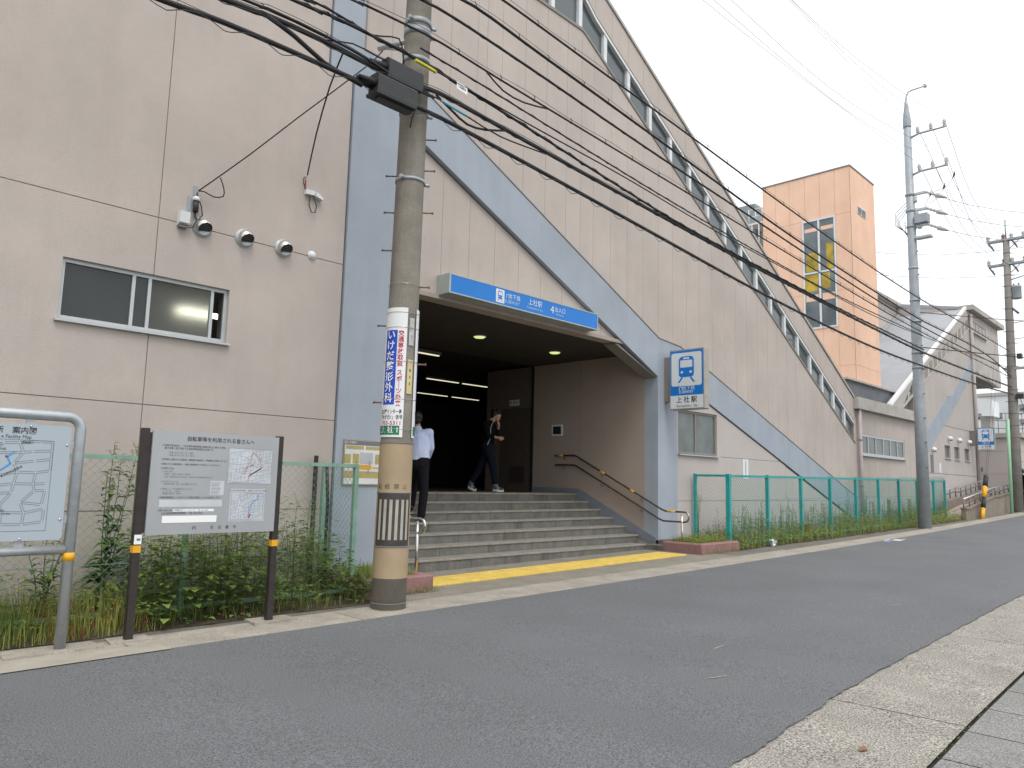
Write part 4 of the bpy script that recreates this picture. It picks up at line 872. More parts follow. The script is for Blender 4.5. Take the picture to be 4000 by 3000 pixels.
REDP = mat('faded_red', (.48, .27, .28), .5)
bx('map_sheet', mat('map_sheet', (.47, .50, .54), .45), pnl, 3.205, 3.645, BY - .0012, BY - .0003, 1.335, 1.66)
streetmap(pnl, 3.205, 3.645, 1.335, 1.66, BY - .0022, 3, INKG, .0009, nx=12, nz=10, main=[([(.35, .25), (.45, .55), (.55, .9)], .004, REDP), ([(.45, .2), (.75, .45), (.72, .7), (.55, .9)], .004, REDP), ([(.45, .05), (.5, .25), (.75, .45)], .006, REDP), ([(.35, .4), (.6, .6)], .003, REDP), ([(.5, .5), (.56, .55)], .005, LBLUE)])
bx('map_sheet', MATS['map_sheet'], pnl, 3.245, 3.59, BY - .0012, BY - .0003, .985, 1.285)
streetmap(pnl, 3.255, 3.58, .995, 1.25, BY - .0022, 5, INKG, .0009, nx=11, nz=9, main=[([(.55, .2), (.58, .45), (.7, .7), (.8, .75), (.82, .95)], .003, LBLUE), ([(.56, .08), (.6, .22)], .007, RED)])
text('上社自転車等保管場所　名東区上社四丁目174番地', .0165, (3.418, Yb, 1.268), XP, ZP, INK, pnl)
mbd = thing('map_board', (1.4, 6.86, 0), 'bicycle storage map board in a galvanised tube frame at the roadside', 'map board')
FR = .042
for X0, X1 in ((0.35, 1.96),):
    arc = [(1.96 - .10 + .10 * math.sin(R(a)), 1.75 + .10 * math.cos(R(a))) for a in range(0, 91, 15)]; arl = [(X0 + .10 - .10 * math.sin(R(a)), 1.75 + .10 * math.cos(R(a))) for a in range(90, -1, -15)]
    MB().tube([(X0, 6.86, zg(0))] + [(x, 6.86, z_) for x, z_ in arl] + [(x, 6.86, z_) for x, z_ in arc] + [(1.96, 6.86, zg(1.96))], FR, 16).build('frame', GALV, mbd)
MB().cyl((X0 + .03, 6.86, .79), (1.93, 6.86, .79), .036, n=14).build('cross_tube', GALV, mbd)
for x in (X0, 1.96): MB().cyl((x, 6.86, .70), (x, 6.86, .765), FR + .002, n=16).build('yellow_tape', YELP, mbd)
mp_ = MB().prism([(X0 + .09, .87), (1.87, .87), (1.89, .89), (1.89, 1.75), (1.87, 1.77), (X0 + .09, 1.77)], 6.835, 6.85).build('panel', BOARD2, mbd)
for x, z_, w_, h_ in ((1.60, 1.80, .06, .09), (1.60, .845, .06, .08), (.8, 1.80, .06, .09), (.8, .845, .06, .08)): bx('clip', GALV, mbd, x - w_ / 2, x + w_ / 2, 6.852, 6.868, z_ - h_ / 2, z_ + h_ / 2)
for z_ in (1.62, 1.03): bx('clip', GALV, mbd, 1.87, 1.94, 6.852, 6.868, z_ - .03, z_ + .03)
for x, z_ in ((1.60, 1.755), (1.865, 1.62), (1.865, 1.03), (1.60, .885)): MB().lathe([(.009, 0), (.009, .006), (.0, .008)], (x, 6.835, z_), (0, -1, 0), 10).build('rivet', STEEL, mp_)
text('所　案内図', .056, (1.645, 6.833, 1.715), XP, ZP, INK, mp_, bold=.012, align='RIGHT'); text('e Facility Map', .037, (1.612, 6.833, 1.668), XP, ZP, INK, mp_, align='RIGHT')
streetmap(mp_, .46, 1.77, .945, 1.645, 6.8335, 11, INKG, .0015, gap=.0075, nx=10, nz=9, main=[([(.60, .60), (.74, .665), (.785, .735), (.765, .81), (.80, .865)], .006, LBLUE), ([(.755, .815), (.765, .815)], .008, RED)])
for s, x, z_ in (('本郷駅', 1.58, 1.625), ('上社駅', 1.42, 1.57), ('東名高速自動車道', 1.5, 1.40), ('保管場所', 1.44, 1.10), ('Storage Facility', 1.46, 1.08)): text(s, .02, (x, 6.832, z_), (1, 0, .6) if '速' in s else XP, (-.6, 0, 1) if '速' in s else ZP, INK, mp_)

# ------------------------------------------------------------------ utility poles
p1 = thing('utility_pole', (5.07, 6.76, 0), 'concrete utility pole with tan striped base and clinic banner by the entrance', 'utility pole')
PX, PY = 5.08, 6.76
prad = lambda z_: .187 - .0052 * z_
pp_ = lambda z_: (PX + .010 * z_, PY, z_)
MB().tube([pp_(z_) for z_ in (-.05, 2, 4, 6, 8, 10)], [prad(z_) for z_ in (0, 2, 4, 6, 8, 10)], 32).build('shaft', POLEC, p1)
def wrap(z0, z1, a0, a1, dr_, m_, name, parent, n=20, rnd=0):
    """sheet of material bent round the pole between two bearings (degrees, 0 = +X, counter-clockwise)"""
    vs = []; nz = 6
    for j in range(nz + 1):
        z_ = z0 + (z1 - z0) * j / nz; c = pp_(z_)
        for i in range(n + 1):
            a = R(a0 + (a1 - a0) * i / n); r_ = prad(z_) + dr_; vs.append((c[0] + r_ * math.cos(a), c[1] + r_ * math.sin(a), z_))
    fs_ = [(j * (n + 1) + i, j * (n + 1) + i + 1, (j + 1) * (n + 1) + i + 1, (j + 1) * (n + 1) + i) for j in range(nz) for i in range(n)]
    return MB().add(vs, fs_, True).build(name, m_, parent, recalc=False)
wr = wrap(.36, 1.80, 0, 360, .004, POLEY, 'tan_wrap', p1, 40)
wrap(.70, 1.255, 168, 300, .007, mat('faded_black', (.05, .045, .042), .6, .2, 20), 'stripe_panel', wr)
for k in range(6): wrap(.765, 1.19, 181 + 19.5 * k, 191 + 19.5 * k, .009, mat('reflective_white', (.37, .35, .30), .5, .1, 8), 'white_stripe', wr, 4)
def bender(ac, zc, dr_):
    def f(x, y):
        z_ = zc + y; c = pp_(z_); r_ = prad(z_) + dr_; a = R(ac) + x / r_
        return Vector((c[0] + r_ * math.cos(a), c[1] + r_ * math.sin(a), z_))
    return f
def btxt(s, size, ac, zc, m_, parent, dr_=.013, **k): return text(s, size, (0, 0, 0), XP, ZP, m_, parent, bend=bender(ac, zc, dr_), **k)
btxt('貼 紙 禁 止', .062, 224, 1.325, mat('faded_ink', (.10, .075, .055), .7), wr, .006, spacing=1.35)
for z_, rr_ in ((1.80, .006), (.69, .006), (.10, .004), (1.262, .004)): MB().tube([(pp_(z_)[0] + (prad(z_) + rr_) * math.cos(R(10 * k)), PY + (prad(z_) + rr_) * math.sin(R(10 * k)), z_) for k in range(37)], .006, 6).build('steel_band', INKG, p1)
def banner(a0, a1, ac, front):
    bn = wrap(1.86, 3.30, a0, a1, .011, BANW, 'banner', p1)
    wrap(2.215, 3.045, ac - 26, ac + 22, .0125, BANB, 'banner_field', bn); wrap(1.885, 1.985, ac - 45, ac + 44, .0125, BANG, 'banner_field', bn)
    for i, ch in enumerate('いけだ整形外科'): btxt(ch, .112, ac - 2, 2.985 - .117 * i, WHITE, bn, .0145, bold=.014)
    for i, ch in enumerate('交通事故取扱'): btxt(ch, .067, ac + 35, 3.005 - .068 * i, RED, bn, bold=.02)
    for i, ch in enumerate('スポーツ外来'): btxt('｜' if ch == 'ー' else ch, .067, ac + 35, 2.565 - .068 * i, RED, bn, bold=.02)
    btxt('名古屋インター南', .055, ac + 8, 2.135, INK, bn, squeeze=.62, bold=.012); btxt('「社が丘1」信号', .055, ac + 8, 2.075, INK, bn, squeeze=.72, bold=.012)
    btxt('703-5311', .06, ac + 12, 2.012, RED, bn, bold=.012, squeeze=1.1); btxt('上 社 1', .075, ac + 8, 1.935, WHITE, bn, .0145, bold=.01)
banner(150, 250, 195, True); banner(-72, 40, -20, False)
wrap(2.88, 3.19, 258, 278, .009, mat('old_plate', (.42, .42, .42), .6, .2, 20), 'pole_plate', p1, 4); wrap(2.34, 2.72, 257, 279, .009, mat('cream_plate', (.55, .46, .24), .5), 'pole_plate', p1, 4)
for i, ch in enumerate('B55'): btxt(ch, .042, 268, 2.60 - .075 * i, INK, p1, .011, bold=.02)
for i, ch in enumerate('い2'): btxt(ch, .042, 268, 3.06 - .08 * i, INKG, p1, .011)
for z_ in (1.95, 2.28, 2.70, 3.08, 3.25, 3.58): MB().tube([(pp_(z_)[0] + (prad(z_) + .015) * math.cos(R(12 * k)), PY + (prad(z_) + .015) * math.sin(R(12 * k)), z_) for k in range(31)], .0025, 4).build('tie_wire', STEEL, p1)
for z_, s in ((4.89, -1), (4.45, -1), (4.0, -1), (3.12, -1), (2.25, -1), (5.35, 1), (4.97, 1), (4.46, 1), (3.58, 1), (2.69, 1)):
    c = Vector(pp_(z_)); d = Vector((.72, -.69, 0)) * s; o = MB().tube([c + d * .13, c + d * .275], .009, 8); o.tube([c + d * .27, c + d * .285], .015, 8); o.build('foot_bolt', mat('rusty_bolt', (.16, .10, .07), .6), p1)
for z_, h_ in ((6.66, .08), (6.78, .06), (6.3, .05), (5.94, .05), (5.66, .05), (4.82, .035), (7.3, .08)):
    c = pp_(z_); MB().lathe([(prad(z_) + .003, -h_ / 2), (prad(z_) + .012, -h_ / 2), (prad(z_) + .012, h_ / 2), (prad(z_) + .003, h_ / 2)], (c[0], c[1], z_), n=28).build('clamp_band', GALVP, p1)
    for a in (205, 335):
        d = Vector((math.cos(R(a)), math.sin(R(a)), 0)); MB().tube([Vector(c) + d * (prad(z_)), Vector(c) + d * (prad(z_) + .07)], .022, 6).build('clamp_lug', GALV, p1)
ar = MB(); ar.tube([(5.1, 6.9, 6.62), (5.08, 7.45, 6.74)], .035, 4); ar.build('bracket_arm', GALV, p1); MB().tube([(5.1, 6.9, 6.5), (5.08, 7.3, 6.68)], .012, 5).build('brace', GALV, p1)

def galv_pole():
    t = thing('power_pole', (24.35, 6.93, .3), 'grey tapered steel power pole with insulator arms before the annex', 'utility pole')
    X, Y = 24.33, 6.93; r_ = lambda z_: .175 - .0058 * z_
    MB().tube([(X, Y, z_) for z_ in (.25, 4, 8, 12.6)], [r_(z_) for z_ in (.25, 4, 8, 12.6)], 24).build('shaft', GALVP, t)
    MB().lathe([(.115, 12.6), (.12, 12.62), (.11, 12.9), (.05, 13.35), (.035, 13.5)], (X, Y, 0), n=16).build('cap_taper', GALVP, t)
    MB().tube([(X, Y, 13.45), (X, 6.92, 13.62), (X, 6.86, 13.74), (X, 6.75, 13.77), (X, 6.42, 13.78)], .022, 8).build('lamp_arm', GALV, t); MB().lathe([(.05, -.05), (.055, 0), (.05, .05)], (X, 6.38, 13.78), (1, 0, 0), 12).build('ring_end', GALV, t)
    for z_ in (12.24, 11.03):
        MB().tube([(X, 6.86, z_), (X, 6.6, z_ + .07), (X, 5.86, z_ + .07)], .035, 8).build('arm', GALV, t)
        for y in (6.64, 6.27, 5.9):
            o = MB().lathe([(.03, .09), (.05, .12), (.035, .15), (.06, .19), (.04, .23), (.05, .26), (.02, .30)], (X, y, z_), n=12).build('insulator', PORC, t); MB().lathe([(.036, .0), (.036, .05)], (X, y, z_ + .16), n=10).build('insulator_ring', PORCR, o)
    for z_ in (10.41, 9.90, 9.40):
        MB().box(X - .04, X + .04, 6.5, 6.85, z_ - .04, z_ + .03).build('switch_arm', GALV, t)
        st_ = MB(); st_.lathe([(.02, 0), (.045, .05), (.025, .10), (.05, .15), (.025, .20), (.05, .25), (.03, .30), (.075, .36), (.065, .46), (.02, .66)], (X, 6.5, z_), (0, -.85, -.5), 10); st_.build('strain_insulator', PORC, t)
        MB().lathe([(.13, -.04), (.15, 0), (.13, .05)], (X, Y, z_), n=16).build('clamp_band', GALVP, t)
    for y, z_ in ((6.8, 10.15), (6.78, 9.75), (6.75, 9.6), (6.7, 9.3)): MB().lathe([(.05, 0), (.07, .05), (.045, .10), (.06, .16), (.03, .22)], (X, y, z_), n=10).build('bushing', PORC, t)
    MB().box(X - .15, X + .15, 6.45, 6.8, 9.45, 9.72).build('switch_box', GALVP, t); MB().box(X - .12, X + .12, 6.38, 6.8, 8.98, 9.04).build('step_plate', GALV, t)
    for k in range(4):
        MB().tube([(X, Y + .13, 10.2 - .1 * k), (X - .1, Y + .40 - .03 * k, 9.9 - .1 * k), (X - .1, Y + .42 - .04 * k, 9.5), (X, Y + .12, 9.22 - .03 * k)], .008, 4).build('jumper', CABLEG, t)
        MB().cyl((X - .25, Y + .1, 9.5 - .08 * k), (X + .05, Y + .2, 9.55 - .08 * k), .012, n=5).build('lead_end', CABLEG, t)
    for y, z_ in ((5.69, 10.85), (5.97, 10.55), (6.34, 10.42)):
        MB().tube([(X, y, z_), (X, y + .02, z_ - .12), (X, y + .06, z_ - .2)], [.005, .03, .008], 6).build('bird_guard', BLACKP, t); MB().tube([(X, y + .06, z_ - .2), (X, y + .2, z_ - .4), (X, 6.45, z_ - .55)], .007, 4).build('jumper', CABLEG, t)
    for k in range(11):
        z_ = 2.1 + .72 * k; MB().cyl((X - .09, Y - .11 - r_(z_) * .3, z_), (X - .11, Y - .135 - r_(z_) * .3, z_), .022, n=8).build('bolt_hole_plug', INKG, t)
    for z_ in (8.1, 5.5, 5.05, 6.45, 7.1): MB().lathe([(r_(z_) + .004, -.03), (r_(z_) + .014, -.03), (r_(z_) + .014, .03), (r_(z_) + .004, .03)], (X, Y, z_), n=20).build('clamp_band', GALVP, t)
galv_pole()
def far_pole():
    t = thing('power_pole', (36.6, 6.95, .6), 'weathered concrete power pole with a small transformer past the yellow and black guards', 'utility pole')
    r_ = lambda z_: .215 - .0075 * z_; P_ = lambda z_: (36.55 + .075 * z_, 6.95, z_)
    MB().tube([P_(z_) for z_ in (.5, 4, 8, 12.3)], [r_(z_) for z_ in (.5, 4, 8, 12.3)], 20).build('shaft', POLED, t)
    for z_, y1 in ((12.25, 6.1), (11.15, 6.1)):
        x = P_(z_)[0]
        for dx in (-.1, .1): MB().box(x + dx - .03, x + dx + .03, y1, 7.65, z_, z_ + .08).build('arm', GALVP, t)
        for y in (7.62, 7.05, 6.75, 6.3):
            MB().lathe([(.05, .08), (.085, .12), (.05, .17), (.09, .22), (.06, .28), (.03, .33)], (x, y, z_), n=10).build('insulator', PORC if y != 7.05 else PORCR, t)
            MB().tube([(x, y, z_), (x, y - .12, z_ - .18), (x, y - .2, z_ - .36)], [.03, .05, .03], 6).build('cutout', INKG, t)
        MB().tube([(x, 6.45, z_), (x, 6.95, z_ - .45)], .02, 5).build('brace', GALVP, t)
    MB().tube([P_(12.3), (37.5, 6.95, 13.2)], .03, 6).build('top_pin', GALVP, t)
    MB().lathe([(.0, 9.62), (.17, 9.62), (.18, 9.66), (.18, 10.1), (.2, 10.12), (.15, 10.2), (.0, 10.22)], (37.35, 6.66, 0), n=18).build('transformer', mat('transformer_grey', (.30, .33, .35), .5), t)
    for a in (-1, 1): MB().lathe([(.02, 10.2), (.04, 10.24), (.025, 10.3)], (37.35, 6.66 + .09 * a, 0), n=8).build('bushing', INKG, t)
    MB().tube([P_(10.45), (37.3, 6.3, 10.58)], .03, 5).build('arm', GALVP, t); MB().box(36.95, 37.1, 6.3, 7.2, 6.55, 6.65).build('arm', GALVP, t)
    MB().box(36.9, 37.15, 6.55, 6.72, 7.0, 7.2).build('meter_box', BOXM, t); MB().tube([(37.2, 6.9, 9.3), (37.2, 6.6, 8.95)], .05, 5).build('fuse', INKG, t)
    for z_ in (8.55, 7.85): MB().tube([P_(z_), (37.2, 6.42, z_ + .05)], .02, 5).build('side_arm', GALVP, t)
    MB().tube([(37.2, 6.42, 7.85), (37.2, 6.42, 8.75), (37.2, 6.3, 8.9)], .015, 5).build('side_frame', GALVP, t)
    for k in range(20):
        z_ = 2.2 + .5 * k; c = P_(z_); MB().lathe([(r_(z_) + .003, -.015), (r_(z_) + .012, -.015), (r_(z_) + .012, .015), (r_(z_) + .003, .015)], c, n=14).build('steel_band', INKG, t)
        s = 1 if k % 2 else -1; MB().cyl((c[0] + .1 * s, c[1] - .1 * s, z_), (c[0] + .22 * s, c[1] - .22 * s, z_), .013, n=5).build('foot_bolt', INKG, t)
    MB().box(36.75, 36.95, 6.55, 6.8, 5.3, 5.5).build('terminal_box', BOXM, t)
far_pole()
gp = MB().tube([(35.3, 6.9, .55), (35.42, 6.9, 3.0), (35.5, 6.9, 4.35)], .06, 12).build('mint_pole', GPOLE); tag(gp, 'thin mint-green steel post leaning beside the transformer pole', 'post')
for (a, b) in (((30.69, 6.9, .48), (31.48, 6.9, 2.02)), ((31.15, 7.0, .48), (32.1, 7.0, 1.98))):
    t = thing('guy_guard', a, 'yellow and black striped guy wire guard nearer the %s' % ('grey steel pole' if a[0] < 31 else 'transformer pole'), 'guard tube', 'striped guy wire guards'); A, B = Vector(a), Vector(b)
    for k in range(4): MB().cyl(A.lerp(B, k * .25), A.lerp(B, k * .25 + .2495), .065, n=12).build('band', YELP if k % 2 == 0 else BLACKP, t)
    d = (B - A).normalized()
    g = MB().tube([B, B + d * (7.5 if a[0] < 31 else 6.5)], .004, 4).build('guy_wire', CABLEG, t)

# ------------------------------------------------------------------ overhead cables
def smooth(pts, step=.3):
    """Catmull-Rom through support points"""
    P_ = [Vector(p) for p in pts]; P_ = [P_[0] * 2 - P_[1]] + P_ + [P_[-1] * 2 - P_[-2]]; out_ = []
    for i in range(1, len(P_) - 2):
        n = max(2, int((P_[i + 1] - P_[i]).length / step))
        for k in range(n):
            t = k / n; a, b, c, d = P_[i - 1], P_[i], P_[i + 1], P_[i + 2]
            out_.append(.5 * ((2 * b) + (-a + c) * t + (2 * a - 5 * b + 4 * c - d) * t * t + (-a + 3 * b - 3 * c + d) * t ** 3))
    out_.append(P_[-2]); return out_
yw = lambda x, o: 6.7 + o + .012 * (x - 5.05)
def cable(xz, o, r, label, clips=0, mess=0, spiral=0, twist=0, m_=CABLE, cat='cable', name='overhead_cable'):
    t = thing(name, (xz[0][0], yw(xz[0][0], o), xz[0][1]), label, cat)
    P_ = smooth([(x, yw(x, o), z_) for x, z_ in xz], .25)
    r *= 1.2; MB().tube(P_, r, 6).build('core', m_, t)
    if mess:
        MB().tube([p + Vector((0, 0, mess + .012 * math.sin(i * .9))) for i, p in enumerate(P_)], .004, 4).build('messenger_wire', CABLEG, t)
    if twist:
        MB().tube([p + Vector((0, .6 * twist * math.cos(i * 1.7), twist * math.sin(i * 1.7))) for i, p in enumerate(smooth(P_, .12))], r * .7, 5).build('twisted_pair', m_, t)
    if clips:
        acc = 0
        for a, b in zip(P_, P_[1:]):
            acc += (b - a).length
            if acc > clips:
                acc = 0; q_ = MB(); q_.tube([b + Vector((0, 0, mess + .01)), b + Vector((.01, -.012, mess * .5)), b + Vector((0, -.008, -r - .012)), b + Vector((-.012, 0, -r - .004))], .005, 4); q_.build('hanger_clip', CABLE, t)
    if spiral:
        pts = []; L_ = 0
        for a, b in zip(P_, P_[1:]):
            n = 4
            for k in range(n):
                p = a.lerp(b, k / n); ph = L_ / .55 * 2 * math.pi; L_ += (b - a).length / n
                pts.append(p + Vector((.03 * math.sin(ph), -.03, -.02 - spiral * (.5 - .5 * math.cos(ph)))))
        MB().tube(pts, .0048, 4).build('lashing_wire', CABLEG, t)
    return t
cable([(-8, 5.0), (-3, 5.05), (1.67, 5.40), (2.7, 5.50), (3.83, 5.54), (4.77, 5.56), (5.3, 5.575), (7, 5.50), (9.48, 5.36), (13.2, 5.15), (17, 5.02), (20.3, 4.98), (24.2, 5.04), (30.6, 5.2), (36.4, 5.44)], -.25, .021, 'thick black cable through the lower splice box with a looping lashing wire', spiral=.075)
cable([(-8, 5.2), (-3, 5.3), (2.36, 5.72), (3.07, 5.80), (3.72, 5.83), (4.36, 5.82), (4.95, 5.86), (5.29, 5.90), (6.1, 5.875), (8.54, 5.78), (12.45, 5.65), (16, 5.57), (20.5, 5.50), (24.2, 5.48), (29.7, 5.58), (36.4, 5.75)], -.2, .022, 'thick black cable through the upper splice box', spiral=.04, mess=.04)
cable([(-8, 5.5), (-3, 5.65), (2.97, 6.05), (3.83, 6.13), (4.96, 6.16), (5.59, 6.12), (6.89, 6.02), (8.56, 5.88), (10.6, 5.74), (13.4, 5.66), (18, 5.58), (24.2, 5.56)], -.22, .014, 'black cable pair passing the yellow sleeve on the pole and dipping towards the splice cables', twist=.022)
cable([(5.2, 6.12), (6.83, 6.07), (8.97, 6.03), (11.7, 5.92), (15.9, 5.85), (20, 5.82), (24.2, 5.95), (30, 6.2), (36.4, 6.5)], -.24, .008, 'thin black wire running just above the dipping cable pair')
cable([(-8, 5.85), (-3, 5.95), (3.51, 6.40), (4.14, 6.46), (4.81, 6.51), (5.32, 6.53), (6.3, 6.49), (8.3, 6.435), (11.1, 6.36), (15, 6.26), (20, 6.13), (24.2, 6.08), (29, 6.1), (36.4, 6.14)], -.2, .011, 'clipped cable under a messenger wire crossing in front of the fourth pole clamp', clips=.62, mess=.055)
cable([(-8, 6.1), (-3, 6.3), (4.32, 6.87), (5.01, 6.92), (5.51, 6.94), (7.0, 6.88), (9.74, 6.73), (13, 6.60), (16, 6.47), (20, 6.32), (24.2, 6.26), (30, 6.3), (36.4, 6.4)], -.2, .014, 'twisted black cable crossing the wall midway between two clipped cables', twist=.012)
cable([(-8, 6.4), (-3, 6.6), (5.02, 7.19), (5.87, 7.25), (7.0, 7.18), (9.49, 7.03), (12.3, 6.85), (15, 6.69), (20, 6.52), (24.2, 6.45), (29, 6.55), (33, 6.5), (36.4, 6.2)], -.2, .016, 'second highest clipped cable bundle with messenger wire over the wall', clips=.55, mess=.06, twist=.01)
cable([(-8, 6.7), (-3, 6.95), (5.0, 7.57), (6.3, 7.59), (8.35, 7.52), (11.1, 7.42), (15, 7.26), (20, 7.12), (24.2, 7.09), (29, 7.17), (36.4, 7.24)], -.2, .013, 'highest clipped cable with messenger wire crossing the sloping windows', clips=.6, mess=.06)
cable([(-8, 5.62), (-3, 5.82), (3.0, 6.13), (3.55, 6.19), (3.9, 6.195), (4.25, 6.17), (4.6, 6.16), (5.0, 6.17)], -.2, .010, 'thin cable beside the yellow-sleeved pair, ending at the pole', twist=.015)
cable([(-8, 5.26), (-3, 5.36), (2.4, 5.78), (3.1, 5.855), (3.75, 5.875), (4.3, 5.85), (4.75, 5.79), (5.2, 5.79)], -.23, .012, 'cable lashed just above the upper splice cable left of the pole', clips=.5, mess=.03)
cable([(4.98, 6.31), (6.0, 6.27), (8.0, 6.16), (10.5, 6.04), (14, 5.93), (18, 5.88), (24.2, 5.98)], -.22, .009, 'thin twisted wire in the gap under the clipped messenger cable', twist=.012)
# branch between the two thick cables, slack loops at the pole
def wire(pts, r, label, m_=CABLE, step=.2, name='wire', cat='cable', group=None):
    return tag(MB().tube(smooth(pts, step), r, 6).build(name, m_), label, cat, group)
wire([(3.1, 6.47, 5.80), (3.4, 6.46, 5.72), (3.75, 6.45, 5.58), (4.0, 6.44, 5.54), (4.2, 6.44, 5.52)], .024, 'short thick branch cable dropping from the upper to the lower splice cable')
wire([(5.25, 6.5, 5.86), (5.5, 6.5, 5.76), (5.75, 6.5, 5.68), (6.05, 6.5, 5.72), (6.45, 6.515, 5.86)], .014, 'slack cable loop hanging just right of the tan striped pole')
wire([(6.05, 6.51, 6.49), (6.35, 6.51, 6.36), (6.75, 6.52, 6.36), (7.25, 6.53, 6.465)], .011, 'slack cable bight drooping below the clipped messenger cable')
wire([(3.6, 6.47, 6.12), (4.0, 6.5, 6.17), (4.25, 6.52, 6.17), (4.5, 6.55, 6.26), (4.75, 6.58, 6.36), (4.83, 6.6, 6.2), (4.87, 6.62, 6.05)], .009, 'thin looping lead rising to the bracket arm on the pole')
wire([(5.0, 6.55, 6.0), (5.02, 6.55, 5.7), (4.97, 6.56, 5.5), (4.95, 6.57, 5.37)], .008, 'thin lead running down the face of the tan striped pole')
wire([(5.1, 7.4, 6.7), (4.9, 7.45, 6.42), (4.3, 7.9, 5.7), (3.85, 8.2, 5.15), (3.44, YF - .05, 4.68)], .008, 'straight service wire from the bracket arm down to the grey wall terminal', step=.4)
wire([(3.62, 8.41, 4.86), (3.68, 8.43, 4.75), (3.69, 8.45, 4.66), (3.6, 8.5, 4.64), (3.5, 8.53, 4.68), (3.44, 8.56, 4.68)], .007, 'small slack loop of wire above the grey wall terminal')
wire([(3.99, 6.5, 5.82), (4.15, 7.0, 5.68), (4.45, 7.75, 5.47), (4.82, YF - .05, 5.31)], .009, 'twisted service wire from the upper cable down to the rust-stained wall anchor', step=.3)
wire([(3.75, 6.49, 5.845), (4.1, 6.5, 5.97), (4.4, 6.52, 5.98), (4.7, 6.55, 6.0), (4.9, 6.58, 6.03)], .008, 'wire from the cable yoke across to the pole below the bracket arm')
tgm = wire([(4.9, 6.46, 6.12), (5.05, 6.455, 6.11), (5.2, 6.455, 6.10)], .02, 'bright yellow sleeve on a cable in front of the pole', mat('yellow_sleeve', (.55, .52, .04), .5), cat='sleeve', name='cable_sleeve')
wire([(5.3, 6.47, 5.80), (5.5, 6.47, 5.78), (5.72, 6.47, 5.76)], .014, 'pale blue sleeve on a cable right of the pole', mat('blue_sleeve', (.10, .36, .52), .5), cat='sleeve', name='cable_sleeve')
wire([(4.9, 6.5, 5.83), (5.3, 6.47, 5.80), (5.72, 6.47, 5.76), (6.3, 6.49, 5.72), (7.2, 6.52, 5.80)], .009, 'thin wire carrying the pale blue sleeve right of the pole')
ct = thing('cable_tag', (5.6, 6.46, 6.08), 'small white tag hanging on a cable right of the pole', 'tag'); MB().prism([(5.53, 6.04), (5.70, 6.02), (5.70, 6.11), (5.53, 6.13)], 6.46, 6.465).build('plate', WHITE, ct); text('USEN', .05, (5.615, 6.4585, 6.075), (1, 0, -.1), ZP, INK, ct, bold=.02)
def splice(x0, x1, z0, y, label):
    t = thing('splice_box', (x0, y, z0), label, 'splice box', 'black cable splice boxes')
    MB().prismx([(y - .09, z0 - .09), (y + .09, z0 - .09), (y + .09, z0 + .09), (y + .06, z0 + .12), (y - .06, z0 + .12), (y - .09, z0 + .09)], x0, x1).build('case', BOXM, t)
    MB().box(x0 - .02, x1 - .02, y - .10, y + .10, z0 - .125, z0 - .091).build('base_rail', BLACKP, t); MB().box(x0 + .05, x1 - .03, y - .04, y + .04, z0 - .15, z0 - .126).build('base_rib', CABLEG, t)
    for dy in (-.04, .04): MB().tube([(x0 - .2, y + dy * .4, z0 + .01), (x0 - .08, y + dy, z0 + .0), (x0 + .02, y + dy, z0)], [.02, .035, .04], 8).build('gland', CABLE, t)
splice(4.33, 4.86, 5.58, 6.42, 'black splice box on the lower thick cable against the pole'); splice(4.55, 5.03, 5.90, 6.55, 'black splice box on the upper thick cable tucked behind the lower one')
# high-voltage conductors in the sky, service lines to the right
for y, pts, nm in ((6.65, [(-8, 12.9), (5, 12.2), (15.3, 12.2), (20, 12.25), (24.33, 12.55)], 'upper arm, innermost'), (6.28, [(-8, 12.2), (5, 11.6), (14.5, 11.65), (19.3, 11.9), (24.33, 12.55)], 'upper arm, middle'), (5.9, [(-8, 11.6), (5, 11.0), (13.6, 11.05), (18.7, 11.55), (24.33, 12.55)], 'upper arm, outermost'),
                   (6.64, [(-8, 10.6), (5, 10.1), (11.6, 10.3), (18, 10.75), (24.33, 11.33)], 'lower arm, innermost'), (6.26, [(-8, 10.4), (5, 9.9), (11.3, 9.98), (17.6, 10.3), (24.33, 11.33)], 'lower arm, middle'), (5.87, [(-8, 10.3), (5, 9.75), (11.2, 9.75), (16.5, 10.0), (24.33, 11.33)], 'lower arm, outermost')):
    wire([(x, y, z_) for x, z_ in pts], .0042, 'thin sky conductor running to the grey pole, ' + nm + ' insulator', mat('sky_wire', (.16, .16, .22), .6), 1.0, 'power_line', 'power line')
    z1 = pts[-1][1]; yb = 7.6 - .6 * (6.65 - y); wire([(24.33, y, z1), (30, (y + yb) / 2, z1 - .55), (37.4, yb, 12.5 if z1 > 12 else 11.45)], .007, 'thin sky conductor between the grey pole and the transformer pole, ' + nm + ' insulator', MATS['sky_wire'], 1.0, 'power_line', 'power line')
for z_, dz, nm in ((10.05, .05, 'top'), (9.57, .0, 'middle'), (9.08, -.05, 'lowest')): wire([(24.33, 5.95, z_), (27, 5.0, z_ + .15), (33, 2.6, z_ + 1.0)], .007, nm + ' thin conductor from the strain insulators out across the street', MATS['sky_wire'], 1.5, 'power_line', 'power line')
wire([(24.33, 6.8, 6.72), (28.9, 5.0, 7.0), (36, 2.2, 7.6)], .011, 'upper service cable leaving the grey pole across the street', step=.8); wire([(24.33, 6.8, 5.66), (28.6, 5.0, 5.75), (36, 2.0, 6.0)], .014, 'lower service cable leaving the grey pole across the street', step=.8)
